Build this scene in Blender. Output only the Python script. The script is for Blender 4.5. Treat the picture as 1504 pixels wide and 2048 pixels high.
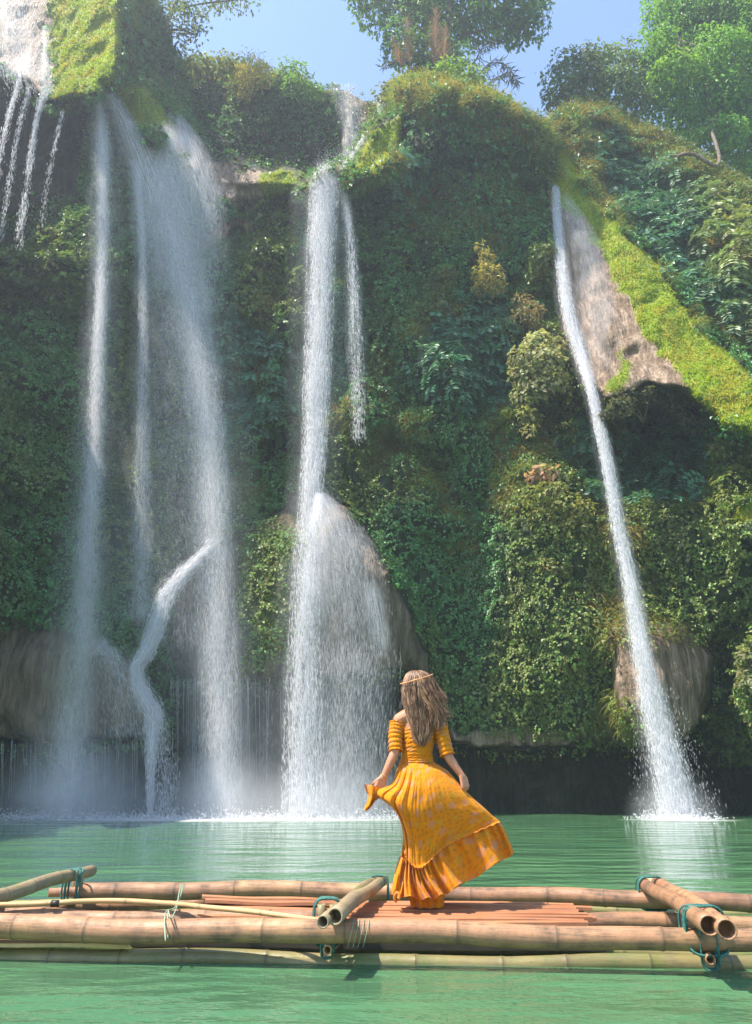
import bpy, math, random
import numpy as np
from mathutils import Vector

for _o in list(bpy.data.objects):
    bpy.data.objects.remove(_o)
R = math.radians
scene = bpy.context.scene
col = scene.collection
random.seed(7)
rng = np.random.default_rng(11)

# ------------------------------------------------------------------ camera
FPX = 1480.0            # focal length in photograph pixels
PITCH = R(20.8)
CAM_H = 0.96
cp, sp = math.cos(PITCH), math.sin(PITCH)
cam_data = bpy.data.cameras.new('camera')
cam = bpy.data.objects.new('camera', cam_data)
col.objects.link(cam)
cam.location = (0, 0, CAM_H)
cam.rotation_euler = (R(90) + PITCH, 0, 0)
cam_data.sensor_fit = 'VERTICAL'
cam_data.sensor_height = 24.0
cam_data.lens = 24.0 * FPX / 2048.0
cam_data.clip_start = 0.05
cam_data.clip_end = 600.0
scene.camera = cam

# ------------------------------------------------------------------ light
SUN_DIR = Vector((-1.0, -0.40, 1.95)).normalized()      # from the scene towards the sun
SUN_EL = math.asin(SUN_DIR.z)
SUN_AZ = math.atan2(SUN_DIR.x, SUN_DIR.y)
world = bpy.data.worlds.new('World')
scene.world = world
world.use_nodes = True
wn = world.node_tree
sky = wn.nodes.new('ShaderNodeTexSky')
sky.sky_type = 'NISHITA'
sky.sun_disc = False
sky.sun_elevation = SUN_EL
sky.sun_rotation = SUN_AZ
sky.air_density = 1.0
sky.dust_density = 0.4
sky.ozone_density = 1.6
bg = wn.nodes['Background']
bg.inputs['Strength'].default_value = 0.125
wn.links.new(sky.outputs[0], bg.inputs[0])
sun_data = bpy.data.lights.new('sun', 'SUN')
sun_data.energy = 3.9
sun_data.angle = R(0.5)
sun_data.color = (1.0, 0.90, 0.78)
sun = bpy.data.objects.new('sun', sun_data)
col.objects.link(sun)
sun.location = (-40, -10, 90)
sun.rotation_euler = (-SUN_DIR).to_track_quat('-Z', 'Y').to_euler()

scene.view_settings.view_transform = 'Standard'
scene.view_settings.look = 'None'
scene.view_settings.gamma = 1.0
scene.view_settings.use_curve_mapping = False
scene.view_settings.exposure = 1.6
scene.render.engine = 'CYCLES'
cy = scene.cycles
cy.use_denoising = True
cy.max_bounces = 7
cy.diffuse_bounces = 3
cy.glossy_bounces = 3
cy.transmission_bounces = 4
cy.transparent_max_bounces = 40
cy.volume_bounces = 1
cy.caustics_reflective = False
cy.caustics_refractive = False
cy.sample_clamp_indirect = 6.0

# ------------------------------------------------------------------ helpers
CAM = np.array([0.0, 0.0, CAM_H])

def ray(u, v):
    u = np.asarray(u, float); v = np.asarray(v, float)
    b = (1024.0 - v) / FPX
    x = (u - 752.0) / FPX
    return np.stack([x, cp - sp * b, sp + cp * b], -1)

def at(u, v, Y):
    """world point where the sight line of a photograph pixel meets the plane y = Y"""
    d = ray(u, v)
    t = np.asarray(Y, float) / d[..., 1]
    return CAM + d * t[..., None]

def on_z(u, v, z):
    d = ray(u, v)
    t = (z - CAM_H) / d[..., 2]
    return CAM + d * t[..., None]

def tag(o, label=None, cat=None, group=None, kind=None):
    if label: o['label'] = label
    if cat: o['category'] = cat
    if group: o['group'] = group
    if kind: o['kind'] = kind
    return o

def empty(name, loc=(0, 0, 0)):
    o = bpy.data.objects.new(name, None)
    o.empty_display_size = 0.1
    o.location = tuple(float(c) for c in loc)
    col.objects.link(o)
    return o

def link_mesh(name, me, m, parent=None):
    if m is not None and len(me.materials) == 0: me.materials.append(m)
    o = bpy.data.objects.new(name, me)
    col.objects.link(o)
    if parent is not None:
        o.parent = parent
        # geometry is given in world space: undo the offset of the (unrotated) thing
        off = Vector((0, 0, 0)); p = parent
        while p is not None:
            off += p.location; p = p.parent
        o.location = -off
    return o

def np_obj(name, V, F, m, parent=None, cols=None, fattr=None, smooth=True, uv=None):
    """mesh object from numpy arrays; F is an (n,3) or (n,4) array, or a list of such"""
    Fs = F if isinstance(F, list) else [F]
    Fs = [f for f in Fs if len(f)]
    me = bpy.data.meshes.new(name)
    V = np.ascontiguousarray(V, dtype=np.float32)
    me.vertices.add(len(V)); me.vertices.foreach_set('co', V.ravel())
    loops = np.concatenate([f.ravel() for f in Fs]).astype(np.int32)
    tot = np.concatenate([np.full(len(f), f.shape[1]) for f in Fs]).astype(np.int32)
    start = np.concatenate([[0], np.cumsum(tot)[:-1]]).astype(np.int32)
    me.loops.add(len(loops)); me.loops.foreach_set('vertex_index', loops)
    me.polygons.add(len(tot)); me.polygons.foreach_set('loop_start', start)
    me.polygons.foreach_set('use_smooth', np.full(len(tot), smooth))
    if cols is not None:
        a = me.color_attributes.new('tint', 'FLOAT_COLOR', 'POINT')
        c = np.ones((len(V), 4), np.float32); c[:, :3] = cols
        a.data.foreach_set('color', c.ravel())
    for k, arr in (fattr or {}).items():
        a = me.attributes.new(k, 'FLOAT', 'POINT')
        a.data.foreach_set('value', np.ascontiguousarray(arr, np.float32).ravel())
    if uv is not None:
        l = me.uv_layers.new(name='UVMap')
        l.data.foreach_set('uv', np.ascontiguousarray(uv[loops], np.float32).ravel())
    me.update(calc_edges=True)
    me.validate()
    return link_mesh(name, me, m, parent)

def norm(a):
    return a / np.maximum(np.linalg.norm(a, axis=-1, keepdims=True), 1e-9)

def smoothstep(a, b, x):
    t = np.clip((x - a) / (b - a), 0, 1)
    return t * t * (3 - 2 * t)

def _hash(ix, iy, iz, s):
    h = (ix * 374761393 + iy * 668265263 + iz * 2147483647 + s * 1274126177) & 0xffffffff
    h = ((h ^ (h >> 13)) * 1274126177) & 0xffffffff
    h = h ^ (h >> 16)
    return (h & 0xffff) / 65535.0

def vnoise(p, s=0):
    p = np.asarray(p, float)
    i = np.floor(p).astype(np.int64); f = p - i
    w = f * f * (3 - 2 * f)
    r = 0
    for dx in (0, 1):
        for dy in (0, 1):
            for dz in (0, 1):
                h = _hash(i[..., 0] + dx, i[..., 1] + dy, i[..., 2] + dz, s)
                r = r + h * (w[..., 0] if dx else 1 - w[..., 0]) * (w[..., 1] if dy else 1 - w[..., 1]) * (w[..., 2] if dz else 1 - w[..., 2])
    return r                                     # 0..1

def fbm(p, octaves=3, s=0):
    r, a, t = 0, 1.0, 0
    p = np.asarray(p, float)
    for k in range(octaves):
        r = r + a * vnoise(p * 2.03 ** k + 17.3 * k, s + k); t += a; a *= 0.5
    return r / t

def inside(poly, U, V, w):
    """1 inside the outline, 0 outside, with a soft edge of half width w"""
    P = np.asarray(poly, float); Q = np.roll(P, -1, 0)
    d2 = np.full(U.shape, 1e12); odd = np.zeros(U.shape, bool)
    for (x1, y1), (x2, y2) in zip(P, Q):
        ex, ey = x2 - x1, y2 - y1
        t = np.clip(((U - x1) * ex + (V - y1) * ey) / max(ex * ex + ey * ey, 1e-9), 0, 1)
        d2 = np.minimum(d2, (U - x1 - t * ex) ** 2 + (V - y1 - t * ey) ** 2)
        c = (y1 > V) != (y2 > V)
        if y1 != y2:
            odd ^= c & (U < (x2 - x1) * (V - y1) / (y2 - y1) + x1)
    d = np.sqrt(d2); d = np.where(odd, d, -d)
    return smoothstep(-w, w, d)

# ------------------------------------------------------------------ materials
def mat(name):
    m = bpy.data.materials.new(name); m.use_nodes = True
    nt = m.node_tree
    return m, nt, nt.nodes['Principled BSDF']

def N(nt, t, **kw):
    n = nt.nodes.new(t)
    for k, v in kw.items():
        if k.startswith('i_'):
            n.inputs[k[2:].replace('_', ' ')].default_value = v
        else: setattr(n, k, v)
    return n

def ramp(nt, stops, src=None):
    n = nt.nodes.new('ShaderNodeValToRGB')
    e = n.color_ramp.elements
    while len(e) < len(stops): e.new(0.5)
    for k, (p, c) in enumerate(stops):
        e[k].position = p
        e[k].color = (c, c, c, 1) if not hasattr(c, '__len__') else (c[0], c[1], c[2], 1)
    if src is not None: nt.links.new(src, n.inputs[0])
    return n

def mixc(nt, fac, a, b, mode='MIX'):
    n = nt.nodes.new('ShaderNodeMix'); n.data_type = 'RGBA'; n.blend_type = mode
    for sock, val in ((n.inputs[0], fac), (n.inputs[6], a), (n.inputs[7], b)):
        if hasattr(val, 'links'): nt.links.new(val, sock)
        elif hasattr(val, '__len__'): sock.default_value = (*val[:3], 1)
        else: sock.default_value = val
    return n.outputs[2]

def math_n(nt, op, a, b=0.0):
    n = nt.nodes.new('ShaderNodeMath'); n.operation = op
    for sock, val in ((n.inputs[0], a), (n.inputs[1], b)):
        if hasattr(val, 'links'): nt.links.new(val, sock)
        else: sock.default_value = val
    return n.outputs[0]

def coords(nt, scale=(1, 1, 1), kind='Object'):
    tc = N(nt, 'ShaderNodeTexCoord'); mp = N(nt, 'ShaderNodeMapping')
    mp.inputs['Scale'].default_value = scale
    nt.links.new(tc.outputs[kind], mp.inputs[0])
    return mp.outputs[0]

def noise(nt, vec, scale, detail=4.0, rough=0.55):
    n = N(nt, 'ShaderNodeTexNoise')
    n.inputs['Scale'].default_value = scale; n.inputs['Detail'].default_value = detail
    n.inputs['Roughness'].default_value = rough
    if vec is not None: nt.links.new(vec, n.inputs['Vector'])
    return n.outputs[0]

def bump(nt, height, strength, dist, bsdf):
    n = N(nt, 'ShaderNodeBump'); n.inputs['Strength'].default_value = strength
    n.inputs['Distance'].default_value = dist
    nt.links.new(height, n.inputs['Height']); nt.links.new(n.outputs[0], bsdf.inputs['Normal'])
    return n

def leaf_material(name, translucency=0.3, rough=0.5):
    m, nt, b = mat(name)
    a = N(nt, 'ShaderNodeVertexColor', layer_name='tint')
    nt.links.new(a.outputs[0], b.inputs['Base Color'])
    b.inputs['Roughness'].default_value = rough
    b.inputs['Specular IOR Level'].default_value = 0.35
    t = N(nt, 'ShaderNodeBsdfTranslucent')
    c2 = mixc(nt, 1.0, a.outputs[0], (1.0, 1.0, 0.55), 'MULTIPLY')
    nt.links.new(c2, t.inputs[0])
    mx = N(nt, 'ShaderNodeMixShader'); mx.inputs[0].default_value = translucency
    nt.links.new(b.outputs[0], mx.inputs[1]); nt.links.new(t.outputs[0], mx.inputs[2])
    nt.links.new(mx.outputs[0], nt.nodes['Material Output'].inputs[0])
    return m

M_LEAF = leaf_material('leaf_green', 0.3, 0.45)
M_GRASS = leaf_material('grass_blade', 0.42, 0.7)
M_TREE = leaf_material('tree_leaf', 0.5, 0.5)

# leaves as folded diamonds: 4 vertices, 2 triangles each
def leaf_arrays(pos, nf, tip, L, W, cols, fold=0.22):
    tip = norm(tip - nf * np.sum(tip * nf, -1, keepdims=True))
    side = np.cross(nf, tip)
    L = L[:, None]; W = W[:, None]
    droop = nf * L * 0.12
    v0 = pos
    vl = pos + tip * L * 0.42 + side * W * 0.5 + nf * W * fold
    vt = pos + tip * L - droop
    vr = pos + tip * L * 0.42 - side * W * 0.5 + nf * W * fold
    V = np.stack([v0, vl, vt, vr], 1).reshape(-1, 3)
    k = np.arange(len(pos))[:, None] * 4
    F = np.concatenate([k + [0, 2, 1], k + [0, 3, 2]], 0)
    C = np.repeat(cols, 4, 0)
    return V, F, C

def stack(parts):
    Vs, Fs, Cs, off = [], [], [], 0
    for V, F, C in parts:
        Vs.append(V); Fs.append(F + off); Cs.append(C); off += len(V)
    return np.concatenate(Vs), np.concatenate(Fs), np.concatenate(Cs)

def rvec(n): return rng.normal(size=(n, 3))

# blades: strips of 3 segments that start along d0 and bend towards gravity
def blade_arrays(pos, d0, L, W, cols, droop=0.9, seg=3):
    n = len(pos); L = L[:, None]; W = W[:, None]
    side = norm(np.cross(d0, np.array([0, 0, 1.0])) + rvec(n) * 0.5)
    pts = [pos]; d = d0.copy(); p = pos.copy()
    for k in range(seg):
        d = norm(d + np.array([0, 0, -droop]) * (0.55 if k == 0 else 1.0))
        p = p + d * L / seg; pts.append(p)
    V = []
    for k in range(seg):
        w = W * (1 - k / seg) * 0.5
        V += [pts[k] - side * w, pts[k] + side * w]
    V.append(pts[seg])
    nv = 2 * seg + 1
    V = np.stack(V, 1).reshape(-1, 3)
    k = np.arange(n)[:, None] * nv
    F = []
    for s in range(seg - 1):
        a = 2 * s
        F += [k + [a, a + 1, a + 3], k + [a, a + 3, a + 2]]
    F.append(k + [2 * seg - 2, 2 * seg - 1, 2 * seg])
    return V, np.concatenate(F), np.repeat(cols, nv, 0)

def tints(n, base, var=0.25, hue=0.12):
    c = np.array(base)[None, :] * (1 + rng.normal(size=(n, 1)) * var) * (1 + rng.normal(size=(n, 3)) * hue)
    return np.clip(c, 0.004, 0.9)

def tube_arrays(P, rad, n=8, cap=True):
    """swept tube along points P (m,3) with radius per point"""
    P = np.asarray(P, float); rad = np.broadcast_to(np.asarray(rad, float), (len(P),))
    T = norm(np.gradient(P, axis=0))
    ref = np.array([0, 0, 1.0]) if abs(T[0, 2]) < 0.9 else np.array([1.0, 0, 0])
    s = norm(np.cross(T, ref)); q = np.cross(s, T)
    th = np.linspace(0, 2 * np.pi, n, endpoint=False)
    V = P[:, None, :] + rad[:, None, None] * (np.cos(th)[None, :, None] * s[:, None, :] + np.sin(th)[None, :, None] * q[:, None, :])
    V = V.reshape(-1, 3); F = []
    for i in range(len(P) - 1):
        for j in range(n):
            a = i * n + j; b = i * n + (j + 1) % n
            F.append([a, b, b + n, a + n])
    F = np.array(F)
    F = np.concatenate([F[:, [0, 1, 2]], F[:, [0, 2, 3]]])
    if cap:
        V = np.concatenate([V, P[:1], P[-1:]]); c0 = len(V) - 2
        e = (len(P) - 1) * n
        F = np.concatenate([F, [[c0, (j + 1) % n, j] for j in range(n)], [[c0 + 1, e + j, e + (j + 1) % n] for j in range(n)]])
    return V, F

def catmull(P, n):
    P = np.asarray(P, float)
    t = np.linspace(0, len(P) - 1, n); i = np.clip(t.astype(int), 0, len(P) - 2); f = (t - i)[:, None]
    g = lambda k: P[np.clip(k, 0, len(P) - 1)]
    p0, p1, p2, p3 = g(i - 1), g(i), g(i + 1), g(i + 2)
    return 0.5 * (2 * p1 + (p2 - p0) * f + (2 * p0 - 5 * p1 + 4 * p2 - p3) * f ** 2 + (3 * p1 - p0 - 3 * p2 + p3) * f ** 3)

# ================================================================== THE CLIFF
SKY_LINE = np.array([(-460, 120), (-280, -60), (-150, -130), (-60, -180), (60, -200), (235, -150), (285, -40), (330, 60), (350, 112), (372, 120), (420, 128),  # heights left of the frame are unseen, set for the shadow they cast
    (470, 128), (500, 130), (545, 152), (590, 152), (640, 182), (690, 180), (735, 207), (768, 207), (786, 165), (800, 150), (860, 142),
    (940, 152), (1020, 197), (1050, 229), (1085, 242), (1110, 228), (1150, 205), (1210, 200), (1290, 247), (1350, 287), (1420, 330),
    (1504, 372), (1650, 420), (1900, 440)], float)
CTRL = np.array([  # unseen columns left of the frame, pulled forward to shade the lower falls
    (-460, 1600, 15), (-200, 1600, 24.5), (0, 1600, 36), (200, 1600, 37.5), (500, 1600, 39), (900, 1600, 39), (1300, 1600, 38), (1500, 1600, 36.5), (1750, 1600, 31),
    (-460, 1000, 15), (-200, 1000, 24.5), (0, 1000, 33.5), (200, 1000, 35), (500, 1000, 37.5), (750, 1000, 38.5), (900, 1000, 38.2), (1060, 1000, 36.2), (1250, 1000, 36), (1400, 1000, 34), (1500, 1000, 32.6), (1750, 1000, 28),
    (-460, 600, 15), (-200, 600, 24.5), (0, 600, 33.5), (200, 600, 35.6), (350, 600, 36.6), (500, 600, 38.2), (750, 600, 38.8), (900, 600, 38.8), (1050, 600, 37.6), (1130, 600, 37.5), (1300, 600, 37.5), (1500, 600, 34.5), (1750, 600, 29),
    (-460, 400, 15), (-200, 400, 24.5), (0, 400, 35), (200, 400, 36.2), (350, 400, 37), (500, 400, 39.2), (750, 400, 39.2), (900, 400, 39), (1100, 400, 38.7), (1300, 400, 39.6), (1500, 400, 37), (1750, 400, 33),
    (-460, 200, 15), (-200, 200, 24.5), (0, 200, 34), (150, 200, 35.5), (300, 200, 37.5), (450, 200, 43), (700, 200, 43), (850, 200, 39.4), (1000, 200, 39.8), (1100, 200, 41.5), (1200, 200, 42.5), (1400, 200, 43),
    (-460, -100, 15), (-200, -100, 24.5), (0, -100, 32), (150, -100, 33), (300, 0, 39.5), (450, 50, 45), (1000, 50, 42), (1500, 200, 42)], float)

def base_depth(U, V):
    num = np.zeros(U.shape); den = np.zeros(U.shape)
    for (u, v, y) in CTRL:
        w = np.exp(-((U - u) ** 2 / (2 * 95.0 ** 2) + (V - v) ** 2 / (2 * 130.0 ** 2))) + 1e-12
        num += w * y; den += w
    return num / den

LEFT_BLOCK = [(-600, -500), (-600, 90), (-200, 120), (0, 142), (60, 172), (105, 207), (200, 192), (232, 150), (243, 60), (250, -500)]
LEFT_RECESS = [(-600, 110), (0, 150), (105, 212), (190, 205), (180, 420), (60, 520), (-600, 520)]
RIB = [(205, 168), (290, 165), (345, 268), (440, 330), (500, 385), (470, 425), (425, 440), (350, 335), (262, 262)]
REAR_WALL = [(352, 60), (800, 60), (800, 232), (742, 262), (692, 338), (640, 352), (520, 346), (424, 328), (372, 240)]
LEDGE = [(424, 328), (470, 308), (520, 340), (570, 333), (625, 350), (690, 345), (660, 392), (560, 395), (500, 412), (440, 372)]
SPUR = [(684, 350), (738, 268), (812, 222), (836, 318), (770, 352), (700, 378)]
CORNICE = [(788, 120), (1090, 200), (1092, 285), (1010, 305), (900, 275), (826, 330), (806, 250)]
TONGUE = [(1104, 380), (1140, 330), (1185, 390), (1250, 465), (1332, 553), (1356, 600), (1440, 696), (1514, 766), (1760, 900), (1760, 970), (1510, 880), (1432, 842), (1375, 790), (1290, 776), (1205, 806), (1168, 760), (1140, 690), (1114, 540)]
UNDER_TONGUE = [(1050, 800), (1200, 806), (1290, 778), (1375, 792), (1430, 846), (1445, 940), (1400, 1010), (1250, 1010), (1170, 985), (1060, 870)]
DOME = [(585, 1000), (655, 985), (722, 1050), (772, 1130), (822, 1230), (862, 1350), (880, 1420), (800, 1345), (590, 1356), (480, 1356), (330, 1345), (320, 1270), (380, 1150), (450, 1065), (520, 1040)]
UNDER_DOME = [(328, 1346), (480, 1358), (590, 1357), (800, 1345), (885, 1430), (910, 1500), (910, 1700), (328, 1700)]
LOW_LEFT = [(-600, 1240), (0, 1236), (60, 1228), (200, 1268), (272, 1330), (312, 1420), (322, 1476), (150, 1486), (-600, 1490)]
UNDER_LOW_LEFT = [(-600, 1490), (150, 1487), (330, 1478), (330, 1700), (-600, 1700)]
UNDER_CENTRE = [(884, 1430), (905, 1482), (960, 1499), (1050, 1499), (1150, 1487), (1290, 1482), (1370, 1482), (1405, 1430), (1440, 1500), (1760, 1520), (1760, 1720), (884, 1720)]
BULB = [(1215, 1240), (1290, 1228), (1380, 1258), (1436, 1310), (1424, 1368), (1402, 1440), (1372, 1480), (1280, 1482), (1228, 1400)]
RIGHT_RECESS = [(1404, 1270), (1440, 1250), (1504, 1265), (1488, 1400), (1450, 1500), (1398, 1450)]
RIGHT_BLOCK = [(1482, 1290), (1700, 1200), (1700, 1470), (1500, 1440)]
RIGHT_LEDGE = [(1455, 1045), (1504, 985), (1760, 940), (1760, 1110), (1500, 1100)]
HOLE = [(520, 872), (566, 858), (578, 906), (546, 926), (508, 918)]
HOLLOW = [(940, 600), (1010, 600), (1020, 660), (960, 690), (880, 700), (860, 660)]

def cliff_depth(U, V):
    Y = base_depth(U, V)
    Q = np.stack([U / 48.0, V / 48.0, 0 * U], -1)
    U, V = U + 30 * (fbm(Q, 3, 61) - 0.5), V + 34 * (fbm(Q + 50, 3, 62) - 0.5)      # ragged outlines
    def put(poly, yf, w, wv=1.0):
        nonlocal Y
        m = inside(poly, U, V, w)
        Y = Y * (1 - m) + yf * m
    put(REAR_WALL, 45.5 + 0 * U, 8)
    put(LEFT_RECESS, 37.2 + (U / 200.0) * 0.4, 16)
    put(LEFT_BLOCK, 32.4 - np.clip(U - 100, 0, 150) / 150.0 * 2.2 + np.clip(190 - V, 0, 500) / 190.0 * 3.0 + np.where(U < 0, U / 200.0 * 3.0, 0), 9)
    put(RIB, 35.0 + (V - 170) / 260.0 * 1.6, 16)
    put(LEDGE, 36.6 + 1.2 * np.abs((V - 370) / 40.0), 9)
    put(SPUR, 36.0 + (V - 220) / 150 * -0.6, 10)
    put([(806, 235), (900, 262), (905, 300), (830, 335), (800, 300)], 40.6 + 0 * U, 14)
    put(CORNICE, 35.8 + np.abs(U - 940) / 150.0 * 0.9, 16)
    ty = 38.9 - 6.2 * np.clip((V - 380) / 420.0, 0, 1.1) - np.clip(U - 1150, 0, 600) / 350.0 * 4.4
    put(UNDER_TONGUE, 38.8 + 0 * U, 22)
    put(TONGUE, ty, 10)
    put(HOLLOW, 40.5 + 0 * U, 30)
    put(HOLE, 43.0 + 0 * U, 6)
    put(DOME, 34.2 + 2.2 * ((U - 610) / 260.0) ** 2 + np.clip((1180 - V) / 190.0, 0, 1) ** 2 * 3.2 + 1.4 * np.clip((V - 1270) / 85.0, 0, 1) ** 2, 14)
    put(UNDER_DOME, 40.8 + 0 * U, 9)
    put(LOW_LEFT, 33.4 + np.clip((1330 - V) / 90.0, 0, 1) ** 2 * 1.5 + np.where(U < 0, U / 200.0 * 2.2, 0) + 1.5 * np.clip((V - 1400) / 85.0, 0, 1) ** 2, 14)
    put(UNDER_LOW_LEFT, 38.6 + np.where(U < 0, U / 200.0 * 2.2, 0), 8)
    put(UNDER_CENTRE, 43.0 + 0 * U, 9)
    put(RIGHT_RECESS, 38.5 + 0 * U, 14)
    put(BULB, 33.2 + ((U - 1320) / 110.0) ** 2 * 1.0 + ((V - 1360) / 120.0) ** 2 * 0.8, 12)
    put(RIGHT_BLOCK, 30.5 + 0 * U, 12)
    put(RIGHT_LEDGE, 30.3 + 0 * U, 10)
    return Y

def cliff_zones(U, V, P):
    """weights of the ground covers on the cliff, with ragged edges"""
    wob = 48 * (fbm(P * 0.9, 3, 5) - 0.5); wob2 = 48 * (fbm(P * 0.9 + 40, 3, 9) - 0.5)
    u = U + wob; v = V + wob2
    I = lambda poly, w=6: inside(poly, u, v, w)
    tufa = np.maximum.reduce([
        I([(1100, 378), (1140, 390), (1180, 470), (1256, 545), (1285, 600), (1346, 695), (1410, 800), (1420, 850), (1290, 790), (1205, 820), (1165, 770), (1130, 690), (1108, 540)]),
        I(DOME, 10) * (1 - 0.75 * smoothstep(470, 500, u) * (1 - smoothstep(585, 620, u)) * smoothstep(1040, 1080, v) * (1 - smoothstep(1310, 1340, v))),
        I(LOW_LEFT, 10), I(BULB, 8),
        I([(1225, 1270), (1300, 1280), (1400, 1290), (1440, 1320), (1420, 1400), (1375, 1482), (1240, 1482), (1210, 1400)], 8),
        I([(300, 230), (350, 240), (440, 322), (530, 342), (520, 405), (430, 440), (370, 470), (400, 520), (470, 450), (520, 470), (470, 410), (400, 400)], 8),
        I([(-500, -200), (95, -200), (105, 100), (108, 205), (60, 172), (0, 142), (-500, 100)], 8),
        I([(680, 175), (740, 200), (735, 262), (690, 280), (672, 230)], 10) * 0.9,
        I([(880, 1440), (905, 1482), (960, 1499), (1050, 1499), (1150, 1487), (1370, 1482), (1370, 1462), (1100, 1462), (920, 1462)], 8)])
    moss = np.maximum.reduce([
        I([(105, -500), (236, -500), (240, 60), (226, 150), (198, 186), (108, 200), (100, 90)], 5),
        I([(222, 170), (292, 165), (345, 262), (318, 275), (262, 235)], 5),
        I([(1106, 290), (1140, 290), (1168, 380), (1252, 468), (1336, 553), (1358, 600), (1444, 696), (1516, 766), (1760, 900), (1760, 985), (1510, 876), (1440, 840), (1388, 800), (1312, 695), (1250, 600), (1226, 545), (1165, 450), (1112, 398)], 5),
        I([(530, 335), (570, 330), (622, 350), (600, 382), (530, 394), (515, 370)], 4),
        I([(444, 318), (470, 306), (498, 330), (470, 336)], 4),
        I([(688, 345), (738, 270), (812, 225), (832, 300), (790, 300), (740, 345)], 5),
        I([(1250, 700), (1230, 740), (1205, 790), (1240, 790), (1260, 745)], 6) * 0.8,
        I([(1455, 1040), (1504, 985), (1700, 940), (1700, 1000), (1500, 1045)], 6),
        0.85 * I([(786, 142), (860, 130), (960, 146), (1030, 190), (1075, 235), (1000, 212), (900, 172), (822, 178), (800, 200)], 8), 0.8 * I([(1150, 195), (1215, 190), (1290, 240), (1330, 275), (1270, 262), (1200, 228), (1140, 232)], 8),
        0.55 * I([(470, 1060), (590, 1040), (600, 1330), (480, 1345)], 20)])
    bare = np.maximum.reduce([I(LEFT_RECESS, 20) * smoothstep(480, 380, v), I(UNDER_DOME, 4), I(UNDER_LOW_LEFT, 4), I(UNDER_CENTRE, 4), I(HOLE, 6), 0.8 * I([(808, 232), (895, 262), (900, 292), (826, 325), (806, 290)], 8),  # bare wet rock, plus shade painted into recesses and under the cornice
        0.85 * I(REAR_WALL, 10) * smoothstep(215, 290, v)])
    grass = np.maximum.reduce([
        I([(760, 120), (1060, 190), (1095, 250), (1090, 300), (1010, 285), (920, 250), (840, 235), (800, 215), (770, 200)], 8),
        0.8 * I([(1085, 190), (1290, 190), (1360, 300), (1340, 380), (1230, 370), (1250, 480), (1180, 420), (1150, 330), (1090, 290)], 15),
        0.9 * I([(1340, 640), (1420, 650), (1560, 760), (1560, 700), (1400, 590)], 10),
        0.7 * I([(1330, 250), (1420, 330), (1560, 430), (1560, 640), (1450, 540), (1350, 420), (1290, 320)], 15),
        0.5 * I([(820, 380), (900, 330), (960, 420), (900, 480), (820, 470)], 25),
        0.5 * I([(960, 340), (1060, 310), (1080, 420), (1000, 430)], 25),
        0.45 * I([(1020, 180), (1100, 260), (1100, 320), (990, 290)], 15),
        0.85 * I([(236, -100), (330, 20), (300, 20), (250, 60)], 10),
        0.6 * I([(1225, 1235), (1295, 1225), (1385, 1250), (1400, 1285), (1330, 1285), (1260, 1285), (1215, 1300), (1205, 1270)], 10), 0.6 * I([(1200, 1370), (1270, 1400), (1300, 1470), (1180, 1470)], 15),
        0.5 * I([(1190, 1000), (1270, 1050), (1280, 1240), (1180, 1250), (1150, 1330), (1180, 1150)], 30)])
    grass = np.maximum(grass, 0.6 * smoothstep(0.56, 0.66, fbm(P * np.array([0.4, 0.4, 0.25]) + 3, 3, 81)) * smoothstep(1250, 1000, V) * smoothstep(380, 560, U) * (1 - np.maximum(tufa, moss)))
    fern = np.maximum.reduce([
        I([(1190, 250), (1260, 330), (1330, 330), (1520, 470), (1520, 720), (1400, 600), (1310, 520), (1200, 350)], 20),
        I([(850, 650), (960, 600), (1050, 700), (1040, 800), (960, 840), (830, 740)], 25),
        0.6 * I([(1120, 870), (1420, 850), (1430, 1000), (1180, 1000)], 25),
        0.5 * I([(440, 640), (560, 660), (560, 860), (460, 840)], 25), 0.5 * I([(790, 250), (832, 245), (836, 340), (790, 345)], 8)])
    soft = np.clip(1 - np.maximum.reduce([moss, tufa * (1 - 0.8 * grass), bare]), 0, 1)
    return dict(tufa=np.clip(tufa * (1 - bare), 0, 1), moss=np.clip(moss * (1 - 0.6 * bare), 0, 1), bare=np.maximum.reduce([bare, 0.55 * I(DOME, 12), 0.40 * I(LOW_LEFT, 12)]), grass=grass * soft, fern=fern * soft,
                ivy=soft * np.clip(1 - 0.75 * grass - 0.5 * fern, 0, 1))

NU, NV = 470, 430
gu = np.linspace(-460, 1800, NU)
top_v = np.interp(gu, SKY_LINE[:, 0], SKY_LINE[:, 1])
sv = np.linspace(0, 1, NV)
GU = np.repeat(gu[None, :], NV, 0)
GV = top_v[None, :] + (1672.0 - top_v[None, :]) * sv[:, None]
GY = cliff_depth(GU, GV)
P0 = at(GU, GV, GY)
lump = (fbm(P0 * np.array([0.22, 0.22, 0.16]), 3, 1) - 0.5) * 5.0 + (fbm(P0 * np.array([0.75, 0.75, 0.6]), 3, 2) - 0.5) * 2.2
billow = 2.6 * (0.35 - np.abs(fbm(P0 * np.array([0.30, 0.30, 0.26]) + 7, 3, 71) - 0.5) * 4.0)        # rounded bulges with dark clefts between
lump = lump - billow * (0.4 + 0.6 * smoothstep(420, 520, GV) * (1 - smoothstep(980, 1120, GV)))
zz = cliff_zones(GU, GV, P0)
hard = np.clip(zz['tufa'] + zz['moss'], 0, 1)
flute = (fbm(P0 * np.array([1.5, 0.6, 0.16]), 3, 3) - 0.5) * 0.7        # limestone drapery runs down the rock
GY = GY + lump * (1 - 0.72 * hard) + flute * hard
tip_t = np.clip(sv / 0.03, 0, 1)[:, None]
GY = GY + (1 - tip_t) ** 2 * 1.2                                         # rounded brow
GP = at(GU, GV, GY)
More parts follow.
